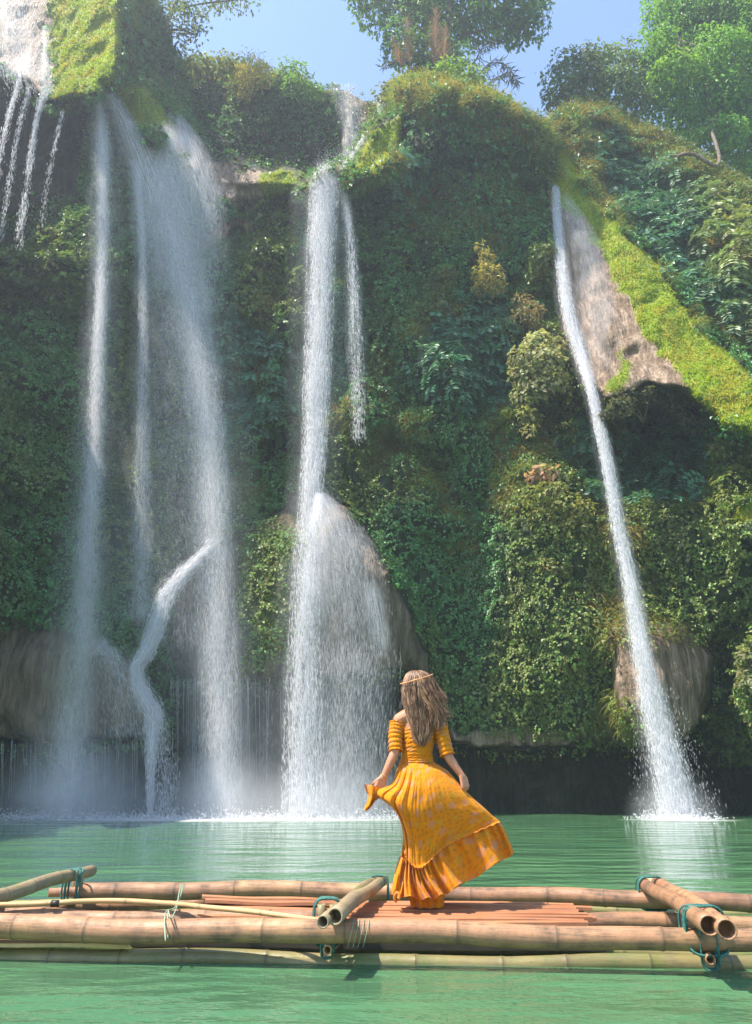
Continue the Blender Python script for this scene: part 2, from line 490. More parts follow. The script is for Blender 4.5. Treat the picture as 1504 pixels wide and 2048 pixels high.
# plateau behind the brow
back = []
for k, (dy, dz) in enumerate([(14, -2.0), (6, 0.3), (2, 0.35)]):
    b = GP[0].copy(); b[:, 1] += dy; b[:, 2] += dz; back.append(b)
allP = np.concatenate([np.stack(back), GP], 0)
nr = len(allP)
idx = np.arange(nr * NU).reshape(nr, NU)
quads = np.stack([idx[:-1, :-1], idx[1:, :-1], idx[1:, 1:], idx[:-1, 1:]], -1).reshape(-1, 4)
zz = cliff_zones(GU, GV, GP)
pad = lambda a, v=0.0: np.concatenate([np.full((3, NU), v), a], 0)
stuffv = {k: pad(zz[k]) for k in ('tufa', 'moss', 'bare', 'grass')}

m, nt, b = mat('cliff_rock')
A = {k: N(nt, 'ShaderNodeAttribute', attribute_name=k).outputs['Fac'] for k in ('tufa', 'moss', 'bare', 'grass')}
vec = coords(nt); vs = coords(nt, (2.2, 1.0, 0.22)); vf = coords(nt, (9, 4, 0.8))
n1 = noise(nt, vec, 0.8, 6); n2 = noise(nt, vec, 5.0, 5); n3 = noise(nt, vs, 1.6, 6, 0.62); n4 = noise(nt, vf, 1.2, 5, 0.6)
soil = ramp(nt, [(0.3, (0.022, 0.050, 0.022)), (0.7, (0.060, 0.085, 0.034))], n1).outputs[0]
rock = ramp(nt, [(0.25, (0.09, 0.06, 0.04)), (0.45, (0.24, 0.165, 0.105)), (0.62, (0.46, 0.34, 0.25)), (0.8, (0.16, 0.14, 0.07))], n3).outputs[0]
rock = mixc(nt, 0.55, rock, ramp(nt, [(0.3, 0.35), (0.65, 1.0)], n4).outputs[0], 'MULTIPLY')
wet = ramp(nt, [(0.3, (0.010, 0.014, 0.013)), (0.5, (0.032, 0.038, 0.024)), (0.62, (0.07, 0.055, 0.036)), (0.75, (0.03, 0.045, 0.02))], n3).outputs[0]  # wet rock tone; its darkness also paints the shade of the recesses
mos = ramp(nt, [(0.22, (0.05, 0.12, 0.008)), (0.42, (0.16, 0.26, 0.012)), (0.6, (0.27, 0.30, 0.02)), (0.8, (0.36, 0.30, 0.05))], mixc(nt, 0.5, n3, n2)).outputs[0]
gra = ramp(nt, [(0.3, (0.09, 0.09, 0.02)), (0.7, (0.2, 0.16, 0.05))], n2).outputs[0]
def edge(a, w=0.30):
    s = math_n(nt, 'ADD', a, math_n(nt, 'MULTIPLY', math_n(nt, 'SUBTRACT', n2, 0.5), 0.9))
    return ramp(nt, [(0.5 - w, 0.0), (0.5 + w, 1.0)], s).outputs[0]
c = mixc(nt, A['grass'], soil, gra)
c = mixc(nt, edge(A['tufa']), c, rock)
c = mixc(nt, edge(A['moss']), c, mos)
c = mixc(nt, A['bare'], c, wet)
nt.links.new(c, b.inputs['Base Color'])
nt.links.new(ramp(nt, [(0.3, 0.85), (0.7, 0.5)], n4).outputs[0], b.inputs['Roughness'])
b.inputs['Specular IOR Level'].default_value = 0.3
hgt = math_n(nt, 'ADD', math_n(nt, 'MULTIPLY', n2, 0.5), n4)
bump(nt, hgt, 0.9, 0.35, b)
M_CLIFF = m
cliff = np_obj('cliff', allP.reshape(-1, 3), quads, M_CLIFF, fattr={k: v.ravel() for k, v in stuffv.items()})
tag(cliff, 'tall overgrown limestone cliff with tufa domes and undercut base round the pool', kind='structure')

# normals of the front face, towards the viewer
du = np.gradient(GP, axis=1); dv = np.gradient(GP, axis=0)
GN = norm(np.cross(du, dv))
flip = np.sum(GN * (CAM - GP), -1) < 0
GN[flip] *= -1
CELL = np.linalg.norm(np.cross(du, dv), axis=-1)
NOM = (GY / FPX * 1.15) ** 2 * (gu[1] - gu[0]) * ((1672.0 - top_v[None, :]) / (NV - 1))
CELLW = np.clip(CELL / NOM, 0.6, 5.0) * ((1672.0 - top_v[None, :]) / 1500.0)
IN_VIEW = ((GU > -110) & (GU < 1610) & (GV > -90) & (GV < 1640)).astype(float)
OUT_VIEW = 0.25 * (1 - IN_VIEW)

def scatter(weight, n, jitter=1.0):
    w = (weight * CELLW * (IN_VIEW + OUT_VIEW)).ravel(); w = w / w.sum()
    k = rng.choice(len(w), n, p=w)
    i, j = k // NU, k % NU
    a = rng.random(n) * jitter; c_ = rng.random(n) * jitter
    i1 = np.minimum(i + 1, NV - 1); j1 = np.minimum(j + 1, NU - 1)
    p = GP[i, j] + (GP[i1, j] - GP[i, j]) * a[:, None] + (GP[i, j1] - GP[i, j]) * c_[:, None]
    return p, GN[i, j], GU[i, j], GV[i, j]

UP = np.array([0, 0, 1.0])
# ivy shingling the walls
n = 440000
p, nn, pu, pv = scatter(zz['ivy'] + 0.02 * (1 - zz['bare']) * (1 - zz['moss']) * (1 - zz['tufa']), n)
cl = fbm(p * 0.55, 3, 21); cl2 = fbm(p * 2.2, 2, 31); cl3 = fbm(p * 0.17 + 9, 2, 41)
off = 0.05 + 1.5 * np.clip(cl2 - 0.42, 0, 1) + rng.random(n) * 0.16
p = p + nn * off[:, None]
nf = norm(nn * 0.75 + UP * 0.55 + rvec(n) * 0.38)
tp = norm(-UP + nn * 0.55 + rvec(n) * 0.35)
L = (0.090 + 0.09 * rng.random(n)) * (0.75 + 0.8 * cl) * (1 + 0.5 * smoothstep(900, 500, pv))
ca = tints(n, (0.120, 0.285, 0.105), 0.22, 0.10); cb = tints(n, (0.18, 0.25, 0.065), 0.22, 0.12); cc = tints(n, (0.14, 0.125, 0.065), 0.2, 0.1)
t1 = smoothstep(0.42, 0.66, cl3 + 0.30 * smoothstep(950, 1090, pu) * smoothstep(880, 1000, pv))[:, None]; t2 = (smoothstep(0.60, 0.72, cl) * 0.35)[:, None]  # extra yellow at lower right paints sunlight into the leaf colour
cI = ca * (1 - t1) + cb * t1; cI = cI * (1 - t2) + cc * t2
V, F, C = leaf_arrays(p, nf, tp, L, L * 0.95, cI)
ivy = np_obj('ivy', V, F, M_LEAF, cols=C, smooth=False)
tag(ivy, 'dense green ivy leaves covering the cliff walls', 'ivy', kind='stuff')

# moss: short fuzzy tufts
n = 42000
p, nn, pu, pv = scatter(zz['moss'] * (1 - zz['bare']), n)
d0 = norm(nn * 0.8 + rvec(n) * 0.5)
mv = fbm(p * 1.4, 3, 8)[:, None]
cM = tints(n, (0.30, 0.40, 0.015), 0.2, 0.08) * (1 - smoothstep(0.45, 0.65, mv)) + tints(n, (0.40, 0.37, 0.04), 0.2, 0.08) * smoothstep(0.45, 0.65, mv)
V, F, C = blade_arrays(p, d0, 0.10 + 0.16 * rng.random(n), 0.05 + 0.03 * rng.random(n), cM, 0.8, 2)
moss = np_obj('moss', V, F, M_GRASS, cols=C, smooth=False)
tag(moss, 'bright yellow green moss on the wet rock tongues and brows', 'moss', kind='stuff')

# drooping dry grass on brows and slopes
n = 66000
p, nn, pu, pv = scatter(zz['grass'], n)
d0 = norm(nn * 0.7 + UP * 0.55 + rvec(n) * 0.35)
gv = fbm(p * 0.7, 3, 14)[:, None]; s_ = smoothstep(0.42, 0.62, gv)
cG = tints(n, (0.25, 0.28, 0.05), 0.22, 0.08) * (1 - s_) + tints(n, (0.36, 0.29, 0.08), 0.22, 0.08) * s_
V, F, C = blade_arrays(p, d0, 0.55 + 0.75 * rng.random(n), 0.035 + 0.03 * rng.random(n), cG, 0.75, 3)
hg = np_obj('hanging_grass', V, F, M_GRASS, cols=C, smooth=False)
tag(hg, 'drooping olive and straw coloured grass on the brows of the cliff', 'grass', kind='stuff')

# ferns: drooping fronds with leaflets
def fern_arrays(p, d0, L, cols, npair=6, droop=0.55, width=0.42):
    n = len(p); parts = []
    q = p.copy(); d = d0.copy(); step = (L / npair)[:, None]
    side = norm(np.cross(d0, UP) + rvec(n) * 0.2)
    for k in range(npair):
        d = norm(d + np.array([0, 0, -droop * (0.25 + k / npair)]))
        q = q + d * step
        up = np.cross(side, d); up = up * np.sign(up[:, 2:3] + 1e-6)
        wl = L * width * math.sin(math.pi * (0.18 + 0.82 * (1 - k / npair)) * 0.9 + 0.25) * 0.9
        for s in (-1, 1):
            tdir = norm(side * s + d * 0.45 - UP * 0.25)
            parts.append(leaf_arrays(q, norm(up + rvec(n) * 0.12), tdir, np.abs(wl) + 0.05, L * 0.17, cols, 0.08))
    return stack(parts)
n = 6200
p, nn, pu, pv = scatter(zz['fern'], n)
p = p + nn * (0.1 + 0.3 * rng.random(n))[:, None]
d0 = norm(nn * 0.9 + UP * 0.25 + rvec(n) * 0.45)
yel = smoothstep(1300, 1460, pu - (pv - 330) * 0.35)[:, None]  # sunlight on the right edge painted in as yellower fronds
cF = tints(n, (0.09, 0.21, 0.125), 0.2, 0.08) * (1 - yel) + tints(n, (0.30, 0.33, 0.09), 0.2, 0.08) * yel
V, F, C = fern_arrays(p, d0, 0.65 + 0.6 * rng.random(n), cF)
fe = np_obj('ferns', V, F, M_LEAF, cols=C, smooth=False)
tag(fe, 'bluish green ferns layered over the steep slopes', 'ferns', kind='stuff')

# ================================================================== THE POOL
m, nt, b = mat('pool_water')
vec = coords(nt, (0.8, 1.6, 1.0))
w1 = noise(nt, vec, 0.55, 3, 0.5); w2 = noise(nt, vec, 2.3, 4, 0.6); w3 = noise(nt, vec, 8.0, 3, 0.55)
cl_ = noise(nt, coords(nt), 0.12, 3)
b.inputs['Base Color'].default_value = (0.06, 0.15, 0.075, 1)
nt.links.new(ramp(nt, [(0.3, (0.045, 0.130, 0.066)), (0.7, (0.075, 0.172, 0.076))], cl_).outputs[0], b.inputs['Base Color'])
b.inputs['Roughness'].default_value = 0.04
b.inputs['IOR'].default_value = 1.33
b.inputs['Specular IOR Level'].default_value = 0.5
h = math_n(nt, 'ADD', math_n(nt, 'MULTIPLY', w1, 1.0), math_n(nt, 'ADD', math_n(nt, 'MULTIPLY', w2, 0.20), math_n(nt, 'MULTIPLY', w3, 0.02)))
bump(nt, h, 1.0, 0.24, b)
M_WATER = m
gx = np.linspace(-70, 70, 141); gy_ = np.linspace(-40, 50, 91)
X, Yg = np.meshgrid(gx, gy_)
Vw = np.stack([X, Yg, 0 * X], -1).reshape(-1, 3)
ii = np.arange(len(Vw)).reshape(X.shape)
Fw = np.stack([ii[:-1, :-1], ii[:-1, 1:], ii[1:, 1:], ii[1:, :-1]], -1).reshape(-1, 4)
pool = np_obj('water', Vw, Fw, M_WATER)
tag(pool, 'green rippled plunge pool at the foot of the cliff', kind='structure')

# ================================================================== HAZE
m = bpy.data.materials.new('haze_air'); m.use_nodes = True
nt = m.node_tree; nt.nodes.clear()
o_ = N(nt, 'ShaderNodeOutputMaterial'); pv_ = N(nt, 'ShaderNodeVolumePrincipled')
pv_.inputs['Color'].default_value = (0.80, 0.88, 1.0, 1)
pv_.inputs['Density'].default_value = 0.0011
pv_.inputs['Anisotropy'].default_value = 0.45
nt.links.new(pv_.outputs[0], o_.inputs['Volume'])
lo = np.array([-85, -50, -4.0]); hi = np.array([85, 85, 82.0])
Vb = np.array([[lo[0] if not k & 1 else hi[0], lo[1] if not k & 2 else hi[1], lo[2] if not k & 4 else hi[2]] for k in range(8)])
Fb = np.array([[0, 2, 3, 1], [4, 5, 7, 6], [0, 1, 5, 4], [2, 6, 7, 3], [0, 4, 6, 2], [1, 3, 7, 5]])
hz = np_obj('haze', Vb, Fb, m, smooth=False)
tag(hz, 'pale spray haze filling the gorge', 'haze', kind='stuff')

# ================================================================== TREES AND SHRUBS
M_BARK, nt, b = mat('bark')
vec = coords(nt, (6, 6, 1.2))
nt.links.new(ramp(nt, [(0.3, (0.06, 0.045, 0.03)), (0.7, (0.2, 0.155, 0.11))], noise(nt, vec, 1.5, 5)).outputs[0], b.inputs['Base Color'])
b.inputs['Roughness'].default_value = 0.9
bump(nt, noise(nt, vec, 2.5, 5), 0.6, 0.1, b)

def clump_leaves(centers, radii, per, L, base, var=0.22, up=0.5, out=0.9, yel=None, asp=0.5, shell=0.55):
    """leaf clusters: leaves spread through the outer part of each ball"""
    parts = []
    for c, r in zip(centers, radii):
        n = max(6, int(per * r * r))
        d = norm(rvec(n)); d[:, 2] = np.abs(d[:, 2]) * np.where(rng.random(n) < 0.72, 1, -1)
        q = np.asarray(c) + d * (r * (shell + (1 - shell) * rng.random(n)))[:, None] * np.array([1, 1, 0.85])
        q += (fbm(q * 1.3, 2, 6)[:, None] - 0.5) * d * r * 0.9
        nf = norm(d * out + UP * up + rvec(n) * 0.45)
        tp = norm(d * 0.8 - UP * 0.5 + rvec(n) * 0.5)
        cols = tints(n, np.array(base) * 1.5, var, 0.09) * (0.8 + 0.4 * rng.random())
        if yel is not None:
            w = (rng.random() * 0.6 + 0.2)
            cols = cols * (1 - w) + tints(n, np.array(yel) * 1.35, var, 0.09) * w
        ln = L * (0.7 + 0.6 * rng.random(n))
        parts.append(leaf_arrays(q, nf, tp, ln, ln * asp, cols, 0.15))
    return stack(parts)

def branch(pts, r0, r1, n=12, k=7):
    P = catmull(pts, n)
    return tube_arrays(P, np.linspace(r0, r1, n), k)

def join_tubes(list_):
    Vs, Fs, off = [], [], 0
    for V, F in list_:
        Vs.append(V); Fs.append(F + off); off += len(V)
    return np.concatenate(Vs), np.concatenate(Fs)

def px_clumps(spec, Y, spread=1.0):
    C_, R_ = [], []
    for (u, v, rp) in spec:
        y = Y + (rng.random() - 0.5) * spread * 2
        C_.append(at(u, v, y)); R_.append(rp / FPX * np.linalg.norm(at(u, v, y) - CAM) * 0.93)
    return C_, R_

def tree(name, label, cat, base_uv, Y, clumps, limbs, per, L, base, yel=None, spread=1.5, group=None, r0=0.45, asp=0.5, extra=None, shell=0.5):
    root = empty(name, at(*base_uv, Y))
    tag(root, label, cat, group)
    C_, R_ = px_clumps(clumps, Y, spread)
    V, F, Cc = clump_leaves(C_, R_, per, L, base, yel=yel, asp=asp, shell=shell)
    o = np_obj('crown', V, F, M_TREE, root, cols=Cc, smooth=False); o['kind'] = 'stuff'
    tb = []
    for lm in limbs:
        pts = [at(u, v, Y + dy) for (u, v, dy) in lm[0]]
        tb.append(branch(pts, lm[1], lm[2]))
    # twigs from the last limb point to every clump
    ends = [at(*lm[0][-1][:2], Y + lm[0][-1][2]) for lm in limbs]
    for c in C_:
        e = min(ends, key=lambda q: np.linalg.norm(q - c))
        tb.append(branch([e, (np.asarray(e) + c) / 2 + np.array([0, 0, 0.3]), c], lm[2] * 0.8, 0.03, 6, 5))
    V, F = join_tubes(tb)
    np_obj('trunk', V, F, M_BARK, root)
    return root

GREEN = (0.06, 0.14, 0.04)
# tall tree over the centre of the brow
cen = [(722, -10, 34), (745, 30, 30), (770, -30, 45), (800, 20, 40), (835, -20, 50), (850, 45, 45), (885, 10, 50), (905, 65, 40), (930, 20, 45), (955, 60, 34), (985, 20, 45),
       (1010, 55, 34), (1040, 20, 40), (1062, 50, 30), (1068, 5, 30), (800, 75, 34), (830, 105, 42), (870, 100, 40), (905, 120, 34), (860, 140, 34), (790, 110, 26), (1000, -40, 60), (900, -60, 60), (1045, 75, 22), (1020, 78, 18)]
t = tree('broadleaf_tree', 'tall broadleaved tree rising above the middle of the brow, against blue sky', 'tree', (865, 190), 42.5, cen,
     [([(868, 190, 0.5), (870, 120, 0.3), (890, 60, 0), (900, 10, 0), (905, -60, 0)], 0.42, 0.2), ([(890, 62, 0), (930, 40, 0.2), (985, 18, 0.2)], 0.2, 0.1), ([(872, 100, 0.3), (840, 60, -0.2), (800, 20, -0.3)], 0.2, 0.09),
      ([(915, 70, 0.2), (960, 62, 0.4), (1030, 48, 0.5)], 0.14, 0.07)], 120, 0.50, (0.055, 0.135, 0.045), yel=(0.10, 0.17, 0.05), asp=0.42)
# lacy tree at the top left
tl = [(300, 10, 34), (330, 30, 40), (352, 0, 38), (372, 45, 34), (345, 75, 34), (385, 15, 30), (398, 60, 20), (405, 30, 20), (425, 5, 26), (452, 12, 20), (480, 0, 24), (502, 8, 14), (388, 88, 14), (360, 95, 22), (320, 70, 30), (310, 45, 30), (440, -20, 30)]
tree('slender_tree', 'lacy leaved tree leaning in at the top left beside the small high fall', 'tree', (310, 110), 40.0, tl,
     [([(315, 120, 0.5), (325, 70, 0.3), (345, 20, 0), (370, -30, 0)], 0.25, 0.1), ([(345, 20, 0), (400, 8, 0), (470, 0, 0)], 0.1, 0.05), ([(332, 60, 0.2), (365, 60, 0), (395, 72, 0)], 0.1, 0.04)],
     70, 0.33, (0.07, 0.14, 0.06), yel=(0.16, 0.18, 0.05), asp=0.45, shell=0.3)
# big tree on the right
rt = [(1335, 40, 48), (1320, 110, 44), (1360, 80, 46), (1315, 170, 36), (1380, 30, 50), (1350, 150, 44), (1335, 210, 40), (1420, 60, 55), (1395, 120, 50), (1440, 120, 55), (1400, 190, 46), (1365, 240, 36), (1470, 40, 60),
      (1480, 150, 60), (1440, 210, 55), (1500, 220, 60), (1400, 250, 36), (1450, 275, 40), (1520, 100, 70), (1540, 300, 60), (1490, 300, 50), (1350, -10, 50), (1420, -30, 60), (1500, -40, 70), (1380, 290, 30), (1560, 200, 70), (1560, 0, 80), (1500, 350, 45), (1430, 320, 26)]
rtree = tree('leafy_tree', 'big dense bright green tree filling the top right corner', 'tree', (1440, 360), 43.0, rt,
     [([(1435, 390, 0.5), (1440, 300, 0.6), (1435, 200, 0.8), (1440, 90, 0.8)], 0.5, 0.25), ([(1438, 220, 0.8), (1390, 150, 0), (1360, 80, -0.3)], 0.25, 0.12), ([(1438, 180, 0.8), (1480, 120, 0.5), (1520, 60, 0.5)], 0.25, 0.12)],
     300, 0.35, (0.08, 0.20, 0.035), yel=(0.16, 0.285, 0.03), spread=2.2)
V, F = branch([at(1335, 330, 40.0), at(1362, 310, 38.6), at(1388, 309, 38.4), at(1412, 323, 38.4), at(1432, 332, 38.6), at(1439, 318, 39.0), at(1432, 288, 40.0), at(1424, 258, 41.4), at(1432, 215, 43.5)], 0.13, 0.12, 26, 8)
o = np_obj('bent_limb', V, F, M_BARK, rtree); o['label'] = 'pale limb bent into a hook'

def shrub(name, label, cat, Y, clumps, per, L, base, yel=None, group=None, asp=0.55, spread=0.4, shell=0.5, stem_to=None):
    C_, R_ = px_clumps(clumps, Y, spread)
    root = empty(name, np.mean(C_, 0) - np.array([0, 0, np.mean(R_)])); tag(root, label, cat, group)
    V, F, Cc = clump_leaves(C_, R_, per, L, base, yel=yel, asp=asp, shell=shell)
    o = np_obj('foliage', V, F, M_TREE, root, cols=Cc, smooth=False); o['kind'] = 'stuff'
    c0 = np.mean(C_, 0); tb = []
    for c in (C_ if len(C_) < 12 else C_[:3]):
        tb.append(branch([c0 + np.array([0, 1.0, -np.mean(R_)]), (c0 + c) / 2 + np.array([0, 0.3, -0.2]), c], 0.07, 0.02, 6, 5))
    V, F = join_tubes(tb); np_obj('stems', V, F, M_BARK, root)
    return root

G1 = 'shrubs along the brow of the cliff'
shrub('shrub', 'rounded dark leafy bush on the right brow, left of the big bright tree', 'shrub', 43.0,
      [(1130, 150, 42), (1165, 135, 45), (1205, 140, 46), (1240, 130, 40), (1265, 150, 40), (1190, 175, 44), (1120, 185, 34), (1235, 180, 44), (1280, 190, 36), (1145, 200, 30), (1100, 205, 20), (1270, 215, 34)], 170, 0.36, (0.075, 0.14, 0.055), (0.13, 0.16, 0.075), G1, spread=1.0)
shrub('shrub', 'straw coloured dome shaped tuft on the left brow beside the bright leafy sprig', 'shrub', 41.5, [(505, 138, 32), (492, 158, 28), (522, 150, 28), (484, 180, 18)], 300, 0.30, (0.24, 0.21, 0.05), None, G1, asp=0.22)
shrub('shrub', 'bright green leafy sprig on the brow left of the small upper falls', 'shrub', 43.2, [(578, 140, 20), (598, 150, 20), (565, 155, 18), (612, 165, 16), (590, 175, 24), (630, 185, 20)], 150, 0.42, (0.09, 0.19, 0.05), (0.16, 0.24, 0.05), G1, asp=0.35)
shrub('shrub', 'low olive bush on the brow just right of the small high fall', 'shrub', 43.0, [(400, 132, 24), (430, 132, 26), (455, 140, 24), (385, 150, 22), (380, 125, 12), (470, 125, 18)], 170, 0.34, (0.10, 0.14, 0.045), (0.17, 0.18, 0.05), G1)
shrub('shrub', 'fresh green bush on top of the grassy central brow under the tall tree', 'shrub', 37.6, [(900, 142, 26), (930, 145, 28), (955, 152, 20), (880, 148, 16)], 190, 0.30, (0.11, 0.22, 0.03), (0.18, 0.26, 0.03), G1)
shrub('shrub', 'small yellowish bush on the brow between the two little upper falls', 'shrub', 41.5, [(765, 185, 18), (785, 180, 20), (778, 200, 18), (800, 205, 14)], 190, 0.30, (0.15, 0.18, 0.04), (0.2, 0.2, 0.05), G1)
G2 = 'bushes growing out of the cliff face'
shrub('bush', 'large pale sunlit bush bulging left of the right hand chute', 'bush', 35.6,
      [(1075, 695, 38), (1045, 720, 32), (1095, 730, 40), (1060, 755, 40), (1110, 695, 26), (1080, 780, 34), (1115, 765, 24), (1050, 790, 24), (1035, 745, 20)], 260, 0.30, (0.22, 0.24, 0.12), (0.28, 0.27, 0.14), G2, asp=0.7, shell=0.55)
shrub('bush', 'small sunlit bush hanging below the large pale bush', 'bush', 35.8, [(1062, 835, 22), (1048, 825, 16), (1055, 860, 16)], 240, 0.28, (0.18, 0.21, 0.06), (0.24, 0.23, 0.09), G2, shell=0.7)
shrub('bush', 'straw yellow bush with a pointed top, upper middle of the wall', 'bush', 37.0, [(972, 520, 22), (965, 545, 26), (985, 555, 28), (968, 575, 24), (995, 575, 20), (962, 495, 14)], 240, 0.32, (0.22, 0.20, 0.06), (0.28, 0.22, 0.07), G2, asp=0.35, shell=0.6)
shrub('bush', 'brownish bush of dry leaves above the large pale bush', 'bush', 36.8, [(1040, 605, 22), (1060, 620, 22), (1035, 630, 18), (1070, 645, 20), (1085, 620, 14)], 220, 0.30, (0.20, 0.15, 0.08), (0.2, 0.18, 0.07), G2, asp=0.4)
shrub('bush', 'wide yellow green sunlit bush with pinkish dead leaves on top', 'bush', 34.6,
      [(1070, 1000, 34), (1105, 985, 32), (1130, 1020, 40), (1090, 1040, 40), (1150, 1060, 34), (1115, 1070, 34), (1170, 1020, 24)], 280, 0.27, (0.15, 0.19, 0.045), (0.23, 0.23, 0.07), G2, shell=0.75)
shrub('bush', 'clump of pinkish brown dead leaves above the wide yellow green bush', 'bush', 35.0, [(1080, 945, 18), (1062, 955, 14), (1095, 965, 14), (1105, 945, 12)], 260, 0.34, (0.30, 0.2, 0.14), None, G2, shell=0.6)
shrub('bush', 'small pale bush below the wide yellow green bush', 'bush', 35.2, [(1095, 1135, 20), (1120, 1140, 20), (1075, 1125, 14), (1110, 1160, 16)], 240, 0.26, (0.19, 0.19, 0.06), None, G2, shell=0.7)
shrub('bush', 'leafy bush at the right edge beside the bright mossy ledge', 'bush', 32.0, [(1470, 960, 34), (1500, 930, 40), (1455, 1000, 26), (1520, 900, 40), (1440, 900, 26)], 260, 0.28, (0.15, 0.19, 0.05), (0.22, 0.22, 0.08), G2, shell=0.7)
shrub('bush', 'sunlit ivy bush at the right edge above the pool cave', 'bush', 30.6, [(1500, 1320, 30), (1510, 1370, 36), (1525, 1420, 30), (1490, 1350, 16)], 280, 0.25, (0.16, 0.18, 0.08), (0.22, 0.22, 0.1), G2, shell=0.7)
shrub('bush', 'shaggy dark overhanging bush under the lip of the right hand tufa slope', 'bush', 32.2, [(1225, 800, 20), (1255, 790, 20), (1300, 785, 18), (1340, 795, 18), (1240, 815, 26), (1275, 800, 26), (1310, 795, 26), (1345, 810, 24), (1300, 770, 16), (1215, 830, 18), (1370, 835, 18), (1395, 855, 16)], 620, 0.22, (0.075, 0.10, 0.04), (0.09, 0.09, 0.05), G2, shell=0.6)

# plume grasses and bamboo sprays round the foot of the tall tree
def plume(u, v0, v1, Y, label, lean=0.0):
    base = at(u, v0, Y); topp = at(u + lean, v1, Y); root = empty('plume_grass', base); tag(root, label, 'plume grass', 'feathery plume grasses below the tall tree')
    V, F = tube_arrays(catmull([base, (base + topp) / 2 + np.array([0.1, 0, 0.2]), topp], 8), np.linspace(0.04, 0.015, 8), 5)
    np_obj('stalk', V, F, M_BARK, root)
    h = np.linalg.norm(topp - base); n = 420
    tt = 0.35 + 0.65 * rng.random(n)
    p = base + (topp - base) * tt[:, None]
    d0 = norm(norm(rvec(n)) * np.array([1, 1, 0.3]) + UP * 1.2)
    V, F, C = blade_arrays(p, d0, h * 0.26 * (0.5 + 0.6 * rng.random(n)) * (1.25 - tt), np.full(n, 0.035), tints(n, (0.36, 0.22, 0.17), 0.15, 0.06), 0.35, 2)
    o = np_obj('plume', V, F, M_GRASS, root, cols=C, smooth=False); o['kind'] = 'stuff'
plume(868, 190, 18, 40.6, 'tallest pinkish grass plume in front of the tall tree', 4)
plume(822, 170, 40, 40.6, 'left leaning pinkish grass plume in front of the tall tree', -8)
plume(885, 180, 55, 40.4, 'right leaning short pinkish plume in front of the tall tree', 6)
plume(810, 160, 78, 40.5, 'lowest, leftmost pinkish plume by the tall tree', -24)
def spray(label, pts, Y, nl, L):
    P = catmull([at(u, v, Y) for u, v in pts], 14); root = empty('bamboo_spray', P[0]); tag(root, label, 'bamboo', 'bamboo sprays below the tall tree')
    V, F = tube_arrays(P, np.linspace(0.05, 0.015, 14), 5); np_obj('stem', V, F, M_BARK, root)
    k = rng.integers(3, 14, nl); p = P[k] + rvec(nl) * 0.06
    d = norm(np.gradient(P, axis=0))[k]
    tp = norm(d * 0.4 - UP * 0.7 + rvec(nl) * 0.6)
    V, F, C = leaf_arrays(p, norm(rvec(nl) + UP), tp, L * (0.7 + 0.6 * rng.random(nl)), np.full(nl, 0.09), tints(nl, (0.07, 0.09, 0.06), 0.2, 0.1), 0.05)
    o = np_obj('leaves', V, F, M_LEAF, root, cols=C, smooth=False); o['kind'] = 'stuff'
spray('dark bamboo spray curving to the right, low end hanging beside the brow', [(930, 190), (975, 130), (1010, 130), (1035, 165)], 41.5, 130, 0.75)
spray('dark upright bamboo spray just right of the plume grasses', [(920, 190), (945, 130), (975, 85), (1000, 80)], 41.8, 130, 0.7)
spray('short bamboo spray under the curving one', [(950, 200), (985, 160), (1010, 150), (1022, 160)], 41.3, 80, 0.7)
spray('bamboo spray leaning left of the plume grasses', [(850, 180), (820, 130), (790, 120), (765, 135)], 41.6, 90, 0.6)

# ================================================================== WATERFALLS
def drop_material(name, alpha):
    m, nt, b = mat(name)
    b.inputs['Base Color'].default_value = (0.86, 0.88, 0.92, 1); b.inputs['Roughness'].default_value = 0.35
    t = N(nt, 'ShaderNodeBsdfTranslucent'); t.inputs[0].default_value = (0.88, 0.88, 0.92, 1)
    mx = N(nt, 'ShaderNodeMixShader'); mx.inputs[0].default_value = 0.45
    nt.links.new(b.outputs[0], mx.inputs[1]); nt.links.new(t.outputs[0], mx.inputs[2])
    tr = N(nt, 'ShaderNodeBsdfTransparent'); m2 = N(nt, 'ShaderNodeMixShader'); m2.inputs[0].default_value = alpha
    nt.links.new(tr.outputs[0], m2.inputs[1]); nt.links.new(mx.outputs[0], m2.inputs[2])
    nt.links.new(m2.outputs[0], nt.nodes['Material Output'].inputs[0])
    return m
M_DROP = drop_material('white_water_drops', 0.6)
M_DROPT = drop_material('thin_water_drops', 0.28)

